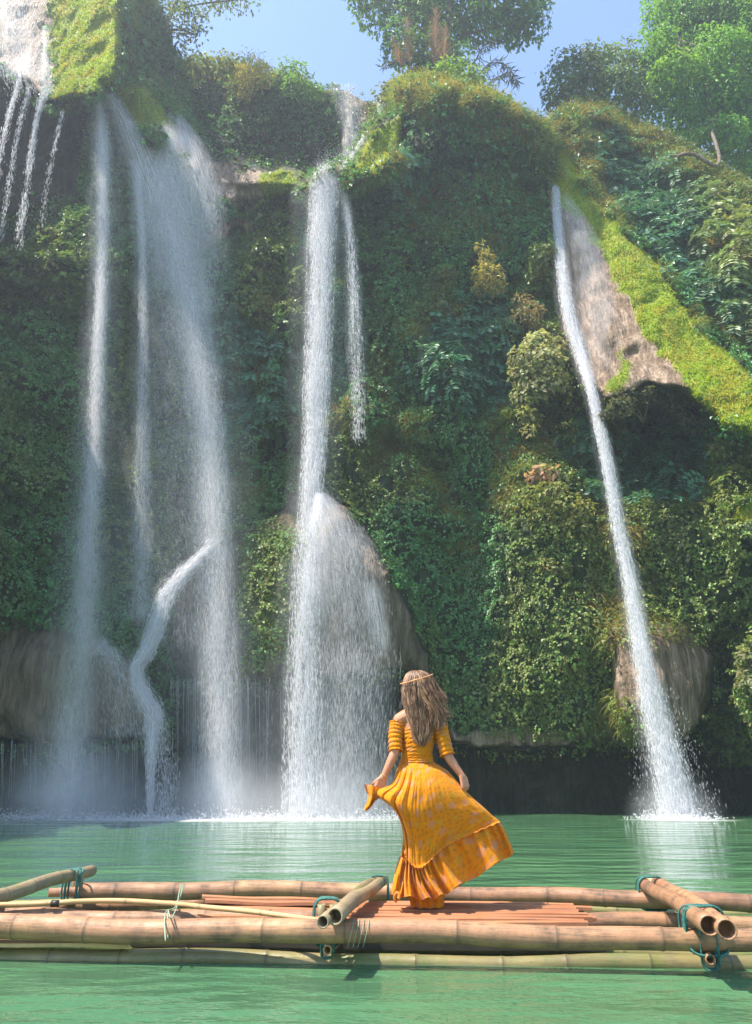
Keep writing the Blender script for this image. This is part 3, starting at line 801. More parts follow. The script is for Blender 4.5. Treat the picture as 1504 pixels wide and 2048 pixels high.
def veil_material(name, amount, sx=5.0, sy=0.5, lo=0.35, hi=0.75):
    """thin falling water: clear between the threads, white where it is broken up"""
    m, nt, b = mat(name)
    b.inputs['Base Color'].default_value = (0.86, 0.88, 0.92, 1); b.inputs['Roughness'].default_value = 0.4
    t = N(nt, 'ShaderNodeBsdfTranslucent'); t.inputs[0].default_value = (0.88, 0.88, 0.92, 1)
    mx = N(nt, 'ShaderNodeMixShader'); mx.inputs[0].default_value = 0.45
    nt.links.new(b.outputs[0], mx.inputs[1]); nt.links.new(t.outputs[0], mx.inputs[2])
    uvn = N(nt, 'ShaderNodeUVMap'); mp = N(nt, 'ShaderNodeMapping'); mp.inputs['Scale'].default_value = (sx, sy, 1)
    nt.links.new(uvn.outputs[0], mp.inputs[0])
    th = noise(nt, mp.outputs[0], 1.6, 6, 0.65)
    mp2 = N(nt, 'ShaderNodeMapping'); mp2.inputs['Scale'].default_value = (8, 8 * 0.6, 1); nt.links.new(uvn.outputs[0], mp2.inputs[0])
    gr = noise(nt, mp2.outputs[0], 2.0, 5, 0.75)
    a = N(nt, 'ShaderNodeAttribute', attribute_name='soft').outputs['Fac']
    s = ramp(nt, [(lo, 0.0), (hi, 1.0)], th).outputs[0]
    g = ramp(nt, [(0.3, 0.35), (0.75, 1.0)], gr).outputs[0]
    al = math_n(nt, 'MULTIPLY', math_n(nt, 'MULTIPLY', a, amount), math_n(nt, 'MULTIPLY', math_n(nt, 'ADD', math_n(nt, 'MULTIPLY', s, 0.75), 0.25), g))
    tr = N(nt, 'ShaderNodeBsdfTransparent'); m2 = N(nt, 'ShaderNodeMixShader')
    nt.links.new(al, m2.inputs[0]); nt.links.new(tr.outputs[0], m2.inputs[1]); nt.links.new(mx.outputs[0], m2.inputs[2])
    nt.links.new(m2.outputs[0], nt.nodes['Material Output'].inputs[0])
    return m
M_VEIL = veil_material('falling_water_veil', 0.62, 5.0, 0.30, 0.32, 0.72)
M_SHEET = veil_material('running_water_sheet', 0.95, 7.0, 0.35, 0.38, 0.7)
M_MIST = veil_material('drifting_spray', 0.30, 1.2, 0.25, 0.25, 0.8)

def path_pts(spec, n=60):
    S = np.array(spec, float)                    # u, v, Y, half width px
    S = catmull(S, n)
    P = at(S[:, 0], S[:, 1], S[:, 2])
    hw = S[:, 3] / FPX * np.linalg.norm(P - CAM, axis=1) * 0.93
    return P, hw

def veil(root, spec, material, depth=0.0, bulge=0.25, name='veil', n=60, ends=(0.02, 0.02)):
    P, hw = path_pts(spec, n)
    k = 13; s = np.linspace(-1, 1, k)
    V = P[:, None, :] + np.stack([s[None, :] * hw[:, None], -(1 - s[None, :] ** 2) * hw[:, None] * bulge + depth, 0 * s[None, :] + 0 * hw[:, None]], -1)
    V[:, :, 1] += (fbm(V * np.array([1.2, 0, 0.3]), 2, 77) - 0.5) * 0.35
    dist = np.concatenate([[0], np.cumsum(np.linalg.norm(np.diff(P, axis=0), axis=1))])
    t = dist / dist[-1]
    soft = smoothstep(0, max(ends[0], 1e-3), t)[:, None] * smoothstep(0, max(ends[1], 1e-3), 1 - t)[:, None] * np.clip(1 - np.abs(s[None, :] + 0.35 * (fbm(V * np.array([0.5, 0.0, 1.1]), 2, 55) - 0.5)) ** 2.0, 0, 1)
    uv = np.stack([s[None, :] * hw[:, None] + 31 * rng.random(), dist[:, None] + 0 * s[None, :]], -1).reshape(-1, 2)
    ii = np.arange(n * k).reshape(n, k)
    Fq = np.stack([ii[:-1, :-1], ii[1:, :-1], ii[1:, 1:], ii[:-1, 1:]], -1).reshape(-1, 4)
    return np_obj(name, V.reshape(-1, 3), Fq, material, root, fattr={'soft': soft.ravel()}, uv=uv)

def drops(root, spec, n, size=0.03, length=0.22, spread=0.42, depth=0.3, tpow=1.0, name='spray', clump=0.5, material=None, t0=0.0, t1=1.0):
    P, hw = path_pts(spec, 200)
    n = int(n * 1.6); t = t0 + (t1 - t0) * rng.random(n * 2) ** tpow
    # water falls in packets: thin out by noise along the fall
    lat = np.clip(rng.normal(size=n * 2), -2.3, 2.3)
    x = t * (len(P) - 1); i = np.clip(x.astype(int), 0, len(P) - 2); f = (x - i)[:, None]
    c = P[i] * (1 - f) + P[i + 1] * f; w = hw[i]
    keep = fbm(np.stack([lat * 1.3 + spec[0][0], c[:, 2] * 0.55, 0 * lat], -1), 3, 5) > 0.5 - 0.5 * (1 - clump) + 0.08 * rng.normal(size=n * 2)
    sel = np.where(keep)[0][:n]
    t, lat, c, w, i = t[sel], lat[sel], c[sel], w[sel], i[sel]; n = len(sel)
    d = norm(P[np.minimum(i + 3, len(P) - 1)] - P[np.maximum(i - 3, 0)])
    p = c + np.stack([lat * w * spread, rng.normal(size=n) * depth * np.maximum(w, 0.3) - 0.1, rng.normal(size=n) * 0.2], -1)
    p[:, 2] = np.maximum(p[:, 2], 0.03)
    d = norm(d + rvec(n) * 0.10)
    L = (1.5 * length * (0.3 + 1.0 * rng.random(n)))[:, None]; r = (size * 0.42 * (0.45 + 0.8 * rng.random(n) ** 2))[:, None]
    a = norm(np.cross(d, rvec(n))); b_ = np.cross(d, a)
    ring = [p + r * (math.cos(q) * a + math.sin(q) * b_) for q in (0, 2.094, 4.189)]
    V = np.stack([p - d * L * 0.5] + ring + [p + d * L * 0.5], 1).reshape(-1, 3)
    k = np.arange(n)[:, None] * 5
    F = np.concatenate([k + q for q in ([0, 2, 1], [0, 3, 2], [0, 1, 3], [4, 1, 2], [4, 2, 3], [4, 3, 1])])
    o = np_obj(name, V, F, material or DROP_NOW, root, smooth=True); o['kind'] = 'stuff'
    return o

def fall(label, spec, nd, veils=(), size=0.03, length=0.22, group='waterfalls down the cliff', **kw):
    P, hw = path_pts(spec, 8)
    root = empty('waterfall', P[-1]); tag(root, label, 'waterfall', group)
    if nd: drops(root, spec, nd, size, length, **kw)
    for vm, wmul, dep in veils:
        veil(root, [(a_, b_, c_, d_ * wmul) for a_, b_, c_, d_ in spec], vm, dep)
    return root

DROP_NOW = M_DROP
# A: water over the top left block and the strings dripping from its lip
f = fall('bright sheet of water over rock in the top left corner, dripping in strings', [(20, -80, 30.6, 50), (30, 60, 30.4, 50), (55, 175, 30.3, 48)], 2200, [(M_VEIL, 1.0, -0.3)], size=0.03, spread=0.5)
for sp_, n_ in (([(42, 160, 30.4, 4), (30, 200, 30.4, 5), (10, 270, 30.4, 7), (-10, 380, 30.4, 9)], 700), ([(92, 190, 30.8, 6), (75, 240, 30.8, 5), (60, 340, 30.8, 7), (38, 500, 30.8, 9)], 1300),
                ([(60, 180, 30.6, 4), (40, 260, 30.6, 5), (18, 380, 30.6, 7), (0, 480, 30.6, 9)], 500), ([(128, 230, 31.5, 3), (105, 320, 31.5, 5), (85, 450, 31.5, 7)], 220)):
    drops(f, sp_, n_, 0.035, 0.2, name='drip_string', clump=0.8)
veil(f, [(95, 60, 31.0, 8), (95, 150, 30.8, 12), (98, 200, 30.7, 14)], M_SHEET, -0.3)
# B
DROP_NOW = M_DROPT
fall('tall thin fall farthest left of the long falls, left of the wide veil', [(192, 190, 33.8, 8), (203, 260, 33.0, 11), (206, 400, 32.5, 12), (204, 550, 32.2, 13), (197, 700, 32.2, 15), (188, 900, 32.2, 19), (177, 1080, 32.2, 24), (162, 1280, 32.2, 32), (145, 1450, 32.7, 38), (130, 1632, 32.5, 44)], 17000,
     [(M_VEIL, 1.3, 0.1), (M_MIST, 2.0, -0.3), (M_MIST, 3.4, 0.3)], size=0.026)
# C
c = fall('wide double veil of water left of the centre, spreading from two mossy chutes', [(330, 262, 35.0, 26), (340, 360, 34.8, 42), (352, 470, 34.8, 44), (375, 600, 34.6, 38), (402, 760, 34.6, 36), (420, 920, 34.5, 36), (428, 1080, 34.2, 38), (436, 1280, 33.8, 40), (440, 1480, 33.4, 42), (440, 1630, 33.2, 46)], 26000,
     [(M_VEIL, 1.2, 0.1), (M_MIST, 1.6, -0.4), (M_MIST, 2.8, 0.3)], size=0.026)
sp1 = [(222, 195, 34.4, 14), (250, 250, 34.3, 24), (280, 320, 34.4, 36), (310, 420, 34.6, 46), (325, 560, 34.8, 52)]
veil(c, sp1, M_SHEET, -0.25, ends=(0.02, 0.5)); drops(c, sp1, 6000, 0.026, 0.22)
sp2 = [(342, 222, 38.5, 12), (362, 262, 36.8, 26), (385, 330, 36.0, 40), (405, 410, 35.6, 46), (412, 480, 35.5, 44), (414, 620, 35.4, 36)]
veil(c, sp2, M_SHEET, -0.25, ends=(0.02, 0.5)); drops(c, sp2, 7000, 0.026, 0.22)
sp3 = [(272, 330, 34.2, 8), (284, 460, 34.0, 9), (287, 640, 34.0, 12), (285, 850, 33.9, 18), (283, 1050, 33.8, 26), (280, 1250, 33.6, 30)]
veil(c, [(300, 420, 34.6, 60), (340, 620, 34.5, 95), (360, 900, 34.3, 105), (365, 1200, 33.8, 110), (360, 1450, 33.4, 120)], M_MIST, 0.5, ends=(0.25, 0.1)); drops(c, [(310, 450, 34.6, 50), (345, 700, 34.4, 70), (365, 1000, 34.2, 80), (370, 1300, 33.6, 90)], 7000, 0.016, 0.2)
drops(c, sp3, 6000, 0.024, 0.22, tpow=1.5); veil(c, sp3, M_VEIL, 0); veil(c, [(a_, b_, c_, d_ * 3) for a_, b_, c_, d_ in sp3], M_MIST, 0.2)
# E
DROP_NOW = M_DROP
e = fall('bright sunlit central fall dropping from the ledge between two moss cushions', [(656, 348, 36.0, 26), (650, 385, 35.6, 30), (645, 450, 35.4, 30), (641, 560, 35.3, 30), (637, 700, 35.2, 30), (633, 800, 35.0, 30), (629, 900, 34.8, 27), (622, 1000, 34.2, 26), (612, 1150, 33.2, 30), (608, 1330, 32.8, 36), (608, 1480, 32.7, 42), (610, 1630, 32.6, 48)], 25000,
     [(M_VEIL, 1.2, -0.4), (M_MIST, 2.4, 0.3)], size=0.03, tpow=1.35)
veil(e, [(656, 348, 36.0, 22), (650, 385, 35.6, 26), (645, 450, 35.4, 26), (641, 560, 35.3, 26), (637, 700, 35.2, 26), (633, 800, 35.0, 26), (629, 900, 34.8, 23), (622, 1000, 34.2, 22), (616, 1100, 33.4, 24)], M_SHEET, 0.1, ends=(0.02, 0.35))
spE = [(682, 365, 35.9, 8), (696, 440, 35.6, 9), (706, 560, 35.4, 12), (712, 700, 35.3, 16), (716, 880, 35.2, 18)]
drops(e, spE, 2600, 0.03, 0.18, clump=0.7); veil(e, [(a_, b_, c_, d_ * 1.6) for a_, b_, c_, d_ in spE], M_VEIL, 0, ends=(0.05, 0.4))
drops(e, [(640, 352, 37.0, 20), (660, 335, 37.5, 45), (690, 318, 38, 20)], 1500, 0.02, 0.08, depth=0.6)
# F
DROP_NOW = M_DROPT
f = fall('veil spreading over the brown dome under the central fall', [(640, 990, 34.6, 14), (662, 1040, 33.8, 50), (682, 1120, 33.2, 84), (692, 1220, 33.0, 98), (696, 1350, 32.9, 104)], 5000, spread=0.42, size=0.018)
veil(f, [(640, 990, 34.6, 15), (662, 1040, 33.8, 52), (682, 1120, 33.2, 88), (692, 1220, 33.0, 102), (696, 1380, 32.9, 108)], M_VEIL, -0.35, ends=(0.02, 0.4))
veil(f, [(640, 990, 34.6, 12), (640, 1060, 33.6, 24), (632, 1180, 33.0, 34), (625, 1300, 32.7, 38)], M_VEIL, -0.6, ends=(0.05, 0.3)); veil(f, [(690, 1240, 32.8, 104), (690, 1420, 32.7, 116), (688, 1632, 32.6, 124)], M_MIST, -0.2, ends=(0.4, 0.02))
spF = [(700, 1300, 32.9, 110), (692, 1420, 32.8, 118), (690, 1520, 32.8, 120), (688, 1632, 32.8, 124)]
veil(f, spF, M_MIST, 0.4, ends=(0.25, 0.02)); drops(f, spF, 4500, 0.018, 0.25, spread=0.42)
spF2 = [(735, 1150, 32.9, 24), (755, 1250, 32.8, 26), (762, 1330, 32.8, 24)]
veil(f, spF2, M_SHEET, -0.4, ends=(0.3, 0.3))
# G
DROP_NOW = M_DROP
g = fall('narrow bright chute on the right that leaps from the tufa slope into the pool', [(1110, 382, 38.3, 7), (1114, 450, 37.4, 9), (1122, 540, 36.2, 12), (1138, 640, 35.0, 14), (1160, 715, 34.0, 13), (1182, 785, 33.0, 11), (1196, 850, 32.6, 11), (1212, 920, 32.4, 13), (1232, 1040, 32.1, 14), (1258, 1170, 31.9, 16), (1284, 1320, 31.6, 20), (1310, 1440, 31.4, 25), (1334, 1540, 31.2, 30), (1352, 1632, 31.1, 36)], 23000,
     [(M_SHEET, 0.9, -0.2), (M_VEIL, 1.4, -0.4), (M_MIST, 1.6, 0.2)], size=0.032)
drops(g, [(1300, 1380, 31.5, 40), (1330, 1500, 31.2, 60), (1352, 1620, 31.1, 80)], 2200, 0.02, 0.1)
veil(g, [(1120, 385, 38.0, 8), (1160, 470, 36.8, 30), (1190, 600, 35.0, 40), (1200, 720, 33.6, 34), (1205, 800, 32.8, 10)], M_VEIL, -0.25, ends=(0.1, 0.3))
# H, I
fall('small high fall through a notch in the left brow, under the lacy tree', [(350, 112, 41.5, 9), (346, 150, 41.2, 9), (344, 190, 41.0, 8), (342, 226, 40.0, 9)], 2200, [(M_SHEET, 1.1, -0.2)], size=0.036)
fall('thin trickling veil on the rear wall right above the central ledge', [(690, 178, 43.6, 24), (700, 230, 43.4, 24), (705, 290, 43.2, 18), (695, 340, 42.0, 12)], 900, [(M_VEIL, 1.2, -0.3)], size=0.022, clump=0.7)
fall('short white fall in a gap of the brow left of the grassy hill', [(768, 205, 42.6, 14), (769, 225, 42.4, 13), (772, 250, 42.2, 14)], 1500, [(M_SHEET, 1.1, -0.2)], size=0.036)
fall('slanting rill beside the right moss cushion of the central ledge', [(730, 275, 38.0, 4), (708, 312, 37.2, 5), (690, 340, 36.8, 6), (676, 356, 36.4, 8)], 900, [(M_SHEET, 1.4, -0.2)], size=0.03)
# J
j = fall('slanting cascade running down the lower left rocks between the two domes', [(428, 1092, 34.2, 8), (395, 1125, 33.8, 11), (360, 1160, 33.4, 14), (330, 1205, 33.1, 18), (312, 1260, 32.9, 18), (292, 1310, 32.7, 14), (274, 1340, 32.6, 11), (285, 1385, 32.5, 15), (308, 1430, 32.4, 16), (306, 1475, 32.4, 12), (303, 1540, 32.4, 7), (302, 1625, 32.4, 5)], 10000, [(M_SHEET, 1.15, -0.3), (M_MIST, 2.6, -0.2)], size=0.034, spread=0.5, material=M_DROP)
drops(j, [(318, 1440, 32.4, 22), (330, 1540, 32.3, 30), (325, 1630, 32.3, 34)], 1300, 0.022, 0.12)
k = fall('faint veil sliding over the lowest left dome', [(200, 1288, 32.7, 16), (232, 1325, 32.4, 34), (250, 1390, 32.2, 46), (262, 1480, 32.1, 50)], 1200, [(M_MIST, 1.1, -0.4)], size=0.016, spread=0.5)
DROP_NOW = M_DROPT
# M: threads dripping from the undercut lips
def curtain(label, u0, u1, vtop, Y, ns):
    root = empty('drip_curtain', at((u0 + u1) / 2, 1630, Y)); tag(root, label, 'dripping water', 'curtains of dripping threads under the domes')
    spec = [((u0 + u1) / 2, vtop, Y, (u1 - u0) / 2), ((u0 + u1) / 2, 1631, Y, (u1 - u0) / 2)]
    P, hw = path_pts(spec, 8)
    us = u0 + (u1 - u0) * rng.random(ns)
    Vs = []; Fs = []; off = 0
    for u in us:
        a_ = at(u, vtop + rng.normal() * 4, Y + rng.normal() * 0.2); b_ = at(u + rng.normal() * 3, vtop + (1631 - vtop) * (0.2 + 0.8 * rng.random()), Y)
        V, F = tube_arrays(catmull([a_, (a_ + b_) / 2, b_], 5), np.linspace(0.009, 0.003, 5), 3, False)
        Vs.append(V); Fs.append(F + off); off += len(V)
    o = np_obj('thread', np.concatenate(Vs), np.concatenate(Fs), M_DROP, root); o['kind'] = 'stuff'
    drops(root, spec, ns * 22, 0.016, 0.2, spread=0.55, clump=0.55)
    veil(root, [(a_, b_, c_, d_ * 1.1) for a_, b_, c_, d_ in spec], M_MIST, 0.3, ends=(0.1, 0.02))
curtain('drips falling from the lowest left dome beside the left edge', 0, 300, 1484, 33.6, 34)
curtain('drips falling from the dark cave lip between the wide veil and the central fall', 340, 590, 1356, 34.6, 44)

# foam where the falls meet the pool, and the spray drifting over it
def foam(u0, u1, v, Y, n, label):
    u = u0 + (u1 - u0) * rng.random(n) if u1 - u0 > 300 else (u0 + u1) / 2 + (u1 - u0) * 0.28 * rng.normal(size=n)
    p = at(u, np.full(n, 1631.0), Y + rng.normal(size=n) * 0.9); p[:, 2] = 0.02 + np.abs(rng.normal(size=n)) * 0.22 * rng.random(n)
    d = norm(rvec(n) + UP * 0.6); r = (0.010 + 0.02 * rng.random(n))[:, None]
    a = norm(np.cross(d, rvec(n))); b_ = np.cross(d, a); L = 0.06 + 0.14 * rng.random(n)[:, None]
    ring = [p + r * (math.cos(q) * a + math.sin(q) * b_) for q in (0, 2.094, 4.189)]
    V = np.stack([p - d * L * 0.5] + ring + [p + d * L * 0.5], 1).reshape(-1, 3); V[:, 2] = np.maximum(V[:, 2], 0.01)
    k = np.arange(n)[:, None] * 5
    F = np.concatenate([k + q for q in ([0, 2, 1], [0, 3, 2], [0, 1, 3], [4, 1, 2], [4, 2, 3], [4, 3, 1])])
    o = np_obj('foam', V, F, M_DROP); tag(o, label, 'foam', kind='stuff')
foam(-60, 850, 1632, 32.2, 3000, 'white line of foam and splashes under the left and central falls')
foam(1290, 1420, 1632, 31.0, 1400, 'white splash where the right hand chute strikes the pool')
m = bpy.data.materials.new('spray_mist'); m.use_nodes = True; nt = m.node_tree; nt.nodes.clear()
o_ = N(nt, 'ShaderNodeOutputMaterial'); pv = N(nt, 'ShaderNodeVolumePrincipled'); pv.inputs['Color'].default_value = (0.9, 0.95, 1, 1)
tc = N(nt, 'ShaderNodeTexCoord'); vl = N(nt, 'ShaderNodeVectorMath'); vl.operation = 'LENGTH'; nt.links.new(tc.outputs['Object'], vl.inputs[0])
fa = math_n(nt, 'MAXIMUM', math_n(nt, 'SUBTRACT', 1.0, vl.outputs['Value']), 0.0)
nt.links.new(math_n(nt, 'MULTIPLY', math_n(nt, 'POWER', fa, 1.6), 0.36), pv.inputs['Density'])
nt.links.new(pv.outputs[0], o_.inputs['Volume']); M_MISTV = m
def mist(c, r, label):
    a = np.linspace(0, np.pi, 13); b_ = np.linspace(0, 2 * np.pi, 25)[:-1]
    V = np.array([[math.sin(x) * math.cos(y), math.sin(x) * math.sin(y), math.cos(x)] for x in a for y in b_])
    V[:, 2] = np.maximum(V[:, 2], (0.02 - c[2]) / r[2])
    ii = np.arange(13 * 24).reshape(13, 24); jj = np.roll(ii, -1, 1)
    o = np_obj('mist', V, np.stack([ii[:-1], ii[1:], jj[1:], jj[:-1]], -1).reshape(-1, 4), M_MISTV)
    o.location = c; o.scale = r; tag(o, label, 'mist', kind='stuff')
for cx, rx, h_, w_ in ((-12.0, 4.5, 3.0, 'under the tall thin fall'), (-6.2, 4.2, 3.0, 'under the wide veil'), (-1.6, 4.0, 3.0, 'under the central fall'), (11.6, 2.0, 2.0, 'round the foot of the right hand chute')):
    mist((cx, 32.2 if cx < 5 else 31.2, 0.0), (rx, 2.6, h_), 'low puff of white mist ' + w_)

# churned foam lying on the pool round each plunge
m, nt, b = mat('foam_film'); b.inputs['Base Color'].default_value = (0.8, 0.83, 0.84, 1); b.inputs['Roughness'].default_value = 0.6
a = N(nt, 'ShaderNodeAttribute', attribute_name='soft').outputs['Fac']
v1 = noise(nt, coords(nt, (1, 2.2, 1)), 1.6, 6, 0.7)
al = ramp(nt, [(0.42, 0.0), (0.62, 0.75)], math_n(nt, 'SUBTRACT', math_n(nt, 'ADD', v1, math_n(nt, 'MULTIPLY', a, 0.35)), 0.17)).outputs[0]
al = math_n(nt, 'MULTIPLY', al, a)
tr = N(nt, 'ShaderNodeBsdfTransparent'); mx = N(nt, 'ShaderNodeMixShader'); nt.links.new(al, mx.inputs[0]); nt.links.new(tr.outputs[0], mx.inputs[1]); nt.links.new(b.outputs[0], mx.inputs[2])
nt.links.new(mx.outputs[0], nt.nodes['Material Output'].inputs[0]); M_FOAMF = m
def foam_film(cx, cy_, rx, ry, label):
    n_, k = 12, 40
    rr = np.linspace(0, 1, n_); tt = np.linspace(0, 2 * np.pi, k, endpoint=False)
    V = np.array([[cx + rx * q * math.cos(w), cy_ + ry * q * math.sin(w), 0.006] for q in rr for w in tt])
    ii = np.arange(n_ * k).reshape(n_, k); jj = np.roll(ii, -1, 1)
    o = np_obj('foam', V, np.stack([ii[:-1], ii[1:], jj[1:], jj[:-1]], -1).reshape(-1, 4), M_FOAMF, fattr={'soft': np.repeat(1 - rr ** 1.5, k)}); tag(o, label, 'foam', kind='stuff')
foam_film(-6.5, 31.2, 13.5, 4.2, 'broken foam film drifting out from the left and central falls')
foam_film(11.6, 30.4, 2.8, 2.4, 'broken foam film round the foot of the right hand chute')

# ================================================================== THE BAMBOO RAFT
def fibre_material(name, stops, grain=(3, 40, 1), dirt=(0.10, 0.075, 0.05), dirt_amt=0.6, rough=0.55, green=None):
    m, nt, b = mat(name)
    uvn = N(nt, 'ShaderNodeUVMap'); mp = N(nt, 'ShaderNodeMapping'); mp.inputs['Scale'].default_value = grain
    nt.links.new(uvn.outputs[0], mp.inputs[0])
    oi = N(nt, 'ShaderNodeObjectInfo')
    g = noise(nt, mp.outputs[0], 1.5, 6, 0.65); vec = coords(nt); d1 = noise(nt, vec, 5.5, 6, 0.65); d2 = noise(nt, vec, 28.0, 5, 0.7); d3 = noise(nt, vec, 1.4, 3)
    c = ramp(nt, stops, mixc(nt, 0.45, d3, g)).outputs[0]
    c = mixc(nt, ramp(nt, [(0.46, 0.0), (0.62, dirt_amt)], mixc(nt, 0.5, d1, g)).outputs[0], c, dirt)
    c = mixc(nt, ramp(nt, [(0.60, 0.0), (0.72, 0.55)], d2).outputs[0], c, tuple(x * 0.8 for x in dirt))
    if green: c = mixc(nt, ramp(nt, [(0.52, 0.0), (0.68, 0.75)], noise(nt, vec, 3.1, 5, 0.6)).outputs[0], c, green)
    nd = N(nt, 'ShaderNodeAttribute', attribute_name='node').outputs['Fac']
    c = mixc(nt, math_n(nt, 'MULTIPLY', nd, 0.75), c, (0.07, 0.05, 0.035))
    hv = N(nt, 'ShaderNodeHueSaturation'); nt.links.new(c, hv.inputs['Color'])
    nt.links.new(math_n(nt, 'ADD', math_n(nt, 'MULTIPLY', oi.outputs['Random'], 0.3), 0.85), hv.inputs['Value'])
    nt.links.new(hv.outputs[0], b.inputs['Base Color'])
    nt.links.new(ramp(nt, [(0.3, rough - 0.12), (0.7, rough + 0.25)], d1).outputs[0], b.inputs['Roughness'])
    bump(nt, math_n(nt, 'ADD', g, math_n(nt, 'MULTIPLY', d2, 0.6)), 0.5, 0.006, b)
    return m
M_BAM = fibre_material('weathered_bamboo', [(0.3, (0.12, 0.065, 0.035)), (0.42, (0.28, 0.135, 0.07)), (0.56, (0.35, 0.185, 0.09)), (0.72, (0.44, 0.275, 0.105))], dirt=(0.06, 0.045, 0.03), dirt_amt=0.9)
M_BAMG = fibre_material('mossy_bamboo', [(0.3, (0.18, 0.13, 0.07)), (0.5, (0.28, 0.21, 0.12)), (0.7, (0.34, 0.27, 0.15))], green=(0.13, 0.16, 0.03))
M_BAMW = fibre_material('wet_bamboo', [(0.3, (0.10, 0.10, 0.04)), (0.5, (0.24, 0.21, 0.08)), (0.7, (0.34, 0.27, 0.13))], green=(0.10, 0.17, 0.03), rough=0.35)
M_BAMY = fibre_material('pale_bamboo', [(0.3, (0.34, 0.21, 0.08)), (0.7, (0.50, 0.34, 0.15))], dirt_amt=0.3)
M_SLAT = fibre_material('red_brown_slats', [(0.3, (0.24, 0.085, 0.035)), (0.5, (0.38, 0.16, 0.07)), (0.7, (0.46, 0.22, 0.10))], grain=(2.0, 60, 1), dirt_amt=0.4)
M_DARK, nt, b = mat('deck_shade_and_tape')  # near black, paints the shade below the deck; also colours the tape
nt.links.new(ramp(nt, [(0.3, (0.012, 0.01, 0.008)), (0.7, (0.04, 0.03, 0.022))], noise(nt, coords(nt, (2, 2, 12)), 2, 4)).outputs[0], b.inputs['Base Color'])
M_ROPE, nt, b = mat('green_rope')
nt.links.new(ramp(nt, [(0.35, (0.012, 0.06, 0.05)), (0.65, (0.04, 0.17, 0.14))], noise(nt, coords(nt), 60, 3)).outputs[0], b.inputs['Base Color']); b.inputs['Roughness'].default_value = 0.7
M_TWINE, nt, b = mat('pale_twine'); b.inputs['Base Color'].default_value = (0.22, 0.30, 0.2, 1); b.inputs['Roughness'].default_value = 0.7

def pole(name, ctrl, r0, r1, m, parent, gap=0.36, hollow=(True, True), label=None, seed=0, bend=0.012, nseg=16, wall=0.22):
    """a bamboo culm: jointed tube with raised rings, hollow at its cut ends"""
    C0 = np.array(ctrl, float); Ltot = np.sum(np.linalg.norm(np.diff(C0, axis=0), axis=1))
    rg = np.random.default_rng(seed + 100)
    # stations: fine near every joint
    nodes = []; x = gap * rg.uniform(0.2, 0.8)
    while x < Ltot - 0.06:
        nodes.append(x); x += gap * rg.uniform(0.8, 1.25)
    st = {0.0, Ltot}
    for q in nodes: st |= {max(q - 0.022, 0), q - 0.007, q, q + 0.007, min(q + 0.022, Ltot)}
    for q in np.linspace(0, Ltot, max(4, int(Ltot / 0.12))): st.add(float(q))
    st = np.array(sorted(v for v in st if 0 <= v <= Ltot))
    dense = catmull(C0, 80); dd = np.concatenate([[0], np.cumsum(np.linalg.norm(np.diff(dense, axis=0), axis=1))]); dd *= Ltot / dd[-1]
    P = np.stack([np.interp(st, dd, dense[:, k]) for k in range(3)], 1)
    ph = rg.uniform(0, 6, 4)
    P[:, 2] += bend * np.sin(st * 2.1 + ph[0]) + bend * 0.4 * np.sin(st * 5.3 + ph[1]); P[:, 1] += bend * np.sin(st * 1.7 + ph[2])
    rad = r0 + (r1 - r0) * st / Ltot
    nd = np.zeros(len(st))
    for q in nodes:
        e = np.exp(-((st - q) / 0.011) ** 2); rad = rad * (1 + 0.055 * e - 0.03 * np.exp(-((st - q - 0.018) / 0.01) ** 2)); nd = np.maximum(nd, np.exp(-((st - q) / 0.006) ** 2))
    rad *= 1 + 0.012 * np.sin(st * 9 + ph[3])
    T = norm(np.gradient(P, axis=0)); s = norm(np.cross(T, UP)); q_ = np.cross(s, T)
    th = np.linspace(0, 2 * np.pi, nseg, endpoint=False)
    rows = [P[i] + rad[i] * (np.cos(th)[:, None] * s[i] + np.sin(th)[:, None] * q_[i]) for i in range(len(st))]
    arc = th * r0; uvr = [np.stack([np.full(nseg, st[i]), arc], 1) for i in range(len(st))]; ndr = [np.full(nseg, nd[i]) for i in range(len(st))]
    def end(i, sgn, hol):
        out = []
        ragg = 0.01 * rg.normal(size=nseg)
        for rr, dep in (((1 - wall), 0.0), ((1 - wall), 0.12), (0.02, 0.125)) if hol else ((0.02, 0.0),):
            out.append((P[i] + T[i] * sgn * (-dep) + rad[i] * rr * (np.cos(th)[:, None] * s[i] + np.sin(th)[:, None] * q_[i])))
        return out
    A_ = end(0, -1, hollow[0])[::-1]; B_ = end(len(st) - 1, 1, hollow[1])
    rows = A_ + rows + B_
    uvr = [uvr[0]] * len(A_) + uvr + [uvr[-1]] * len(B_); ndr = [np.zeros(nseg)] * len(A_) + ndr + [np.zeros(nseg)] * len(B_)
    V = np.concatenate(rows); n_ = len(rows)
    ii = np.arange(n_ * nseg).reshape(n_, nseg); jj = np.roll(ii, -1, 1)
    Fq = np.stack([ii[:-1], jj[:-1], jj[1:], ii[1:]], -1).reshape(-1, 4)
    o = np_obj(name, V, Fq, m, parent, fattr={'node': np.concatenate(ndr)}, uv=np.concatenate(uvr))
    if label: o['label'] = label
    return o

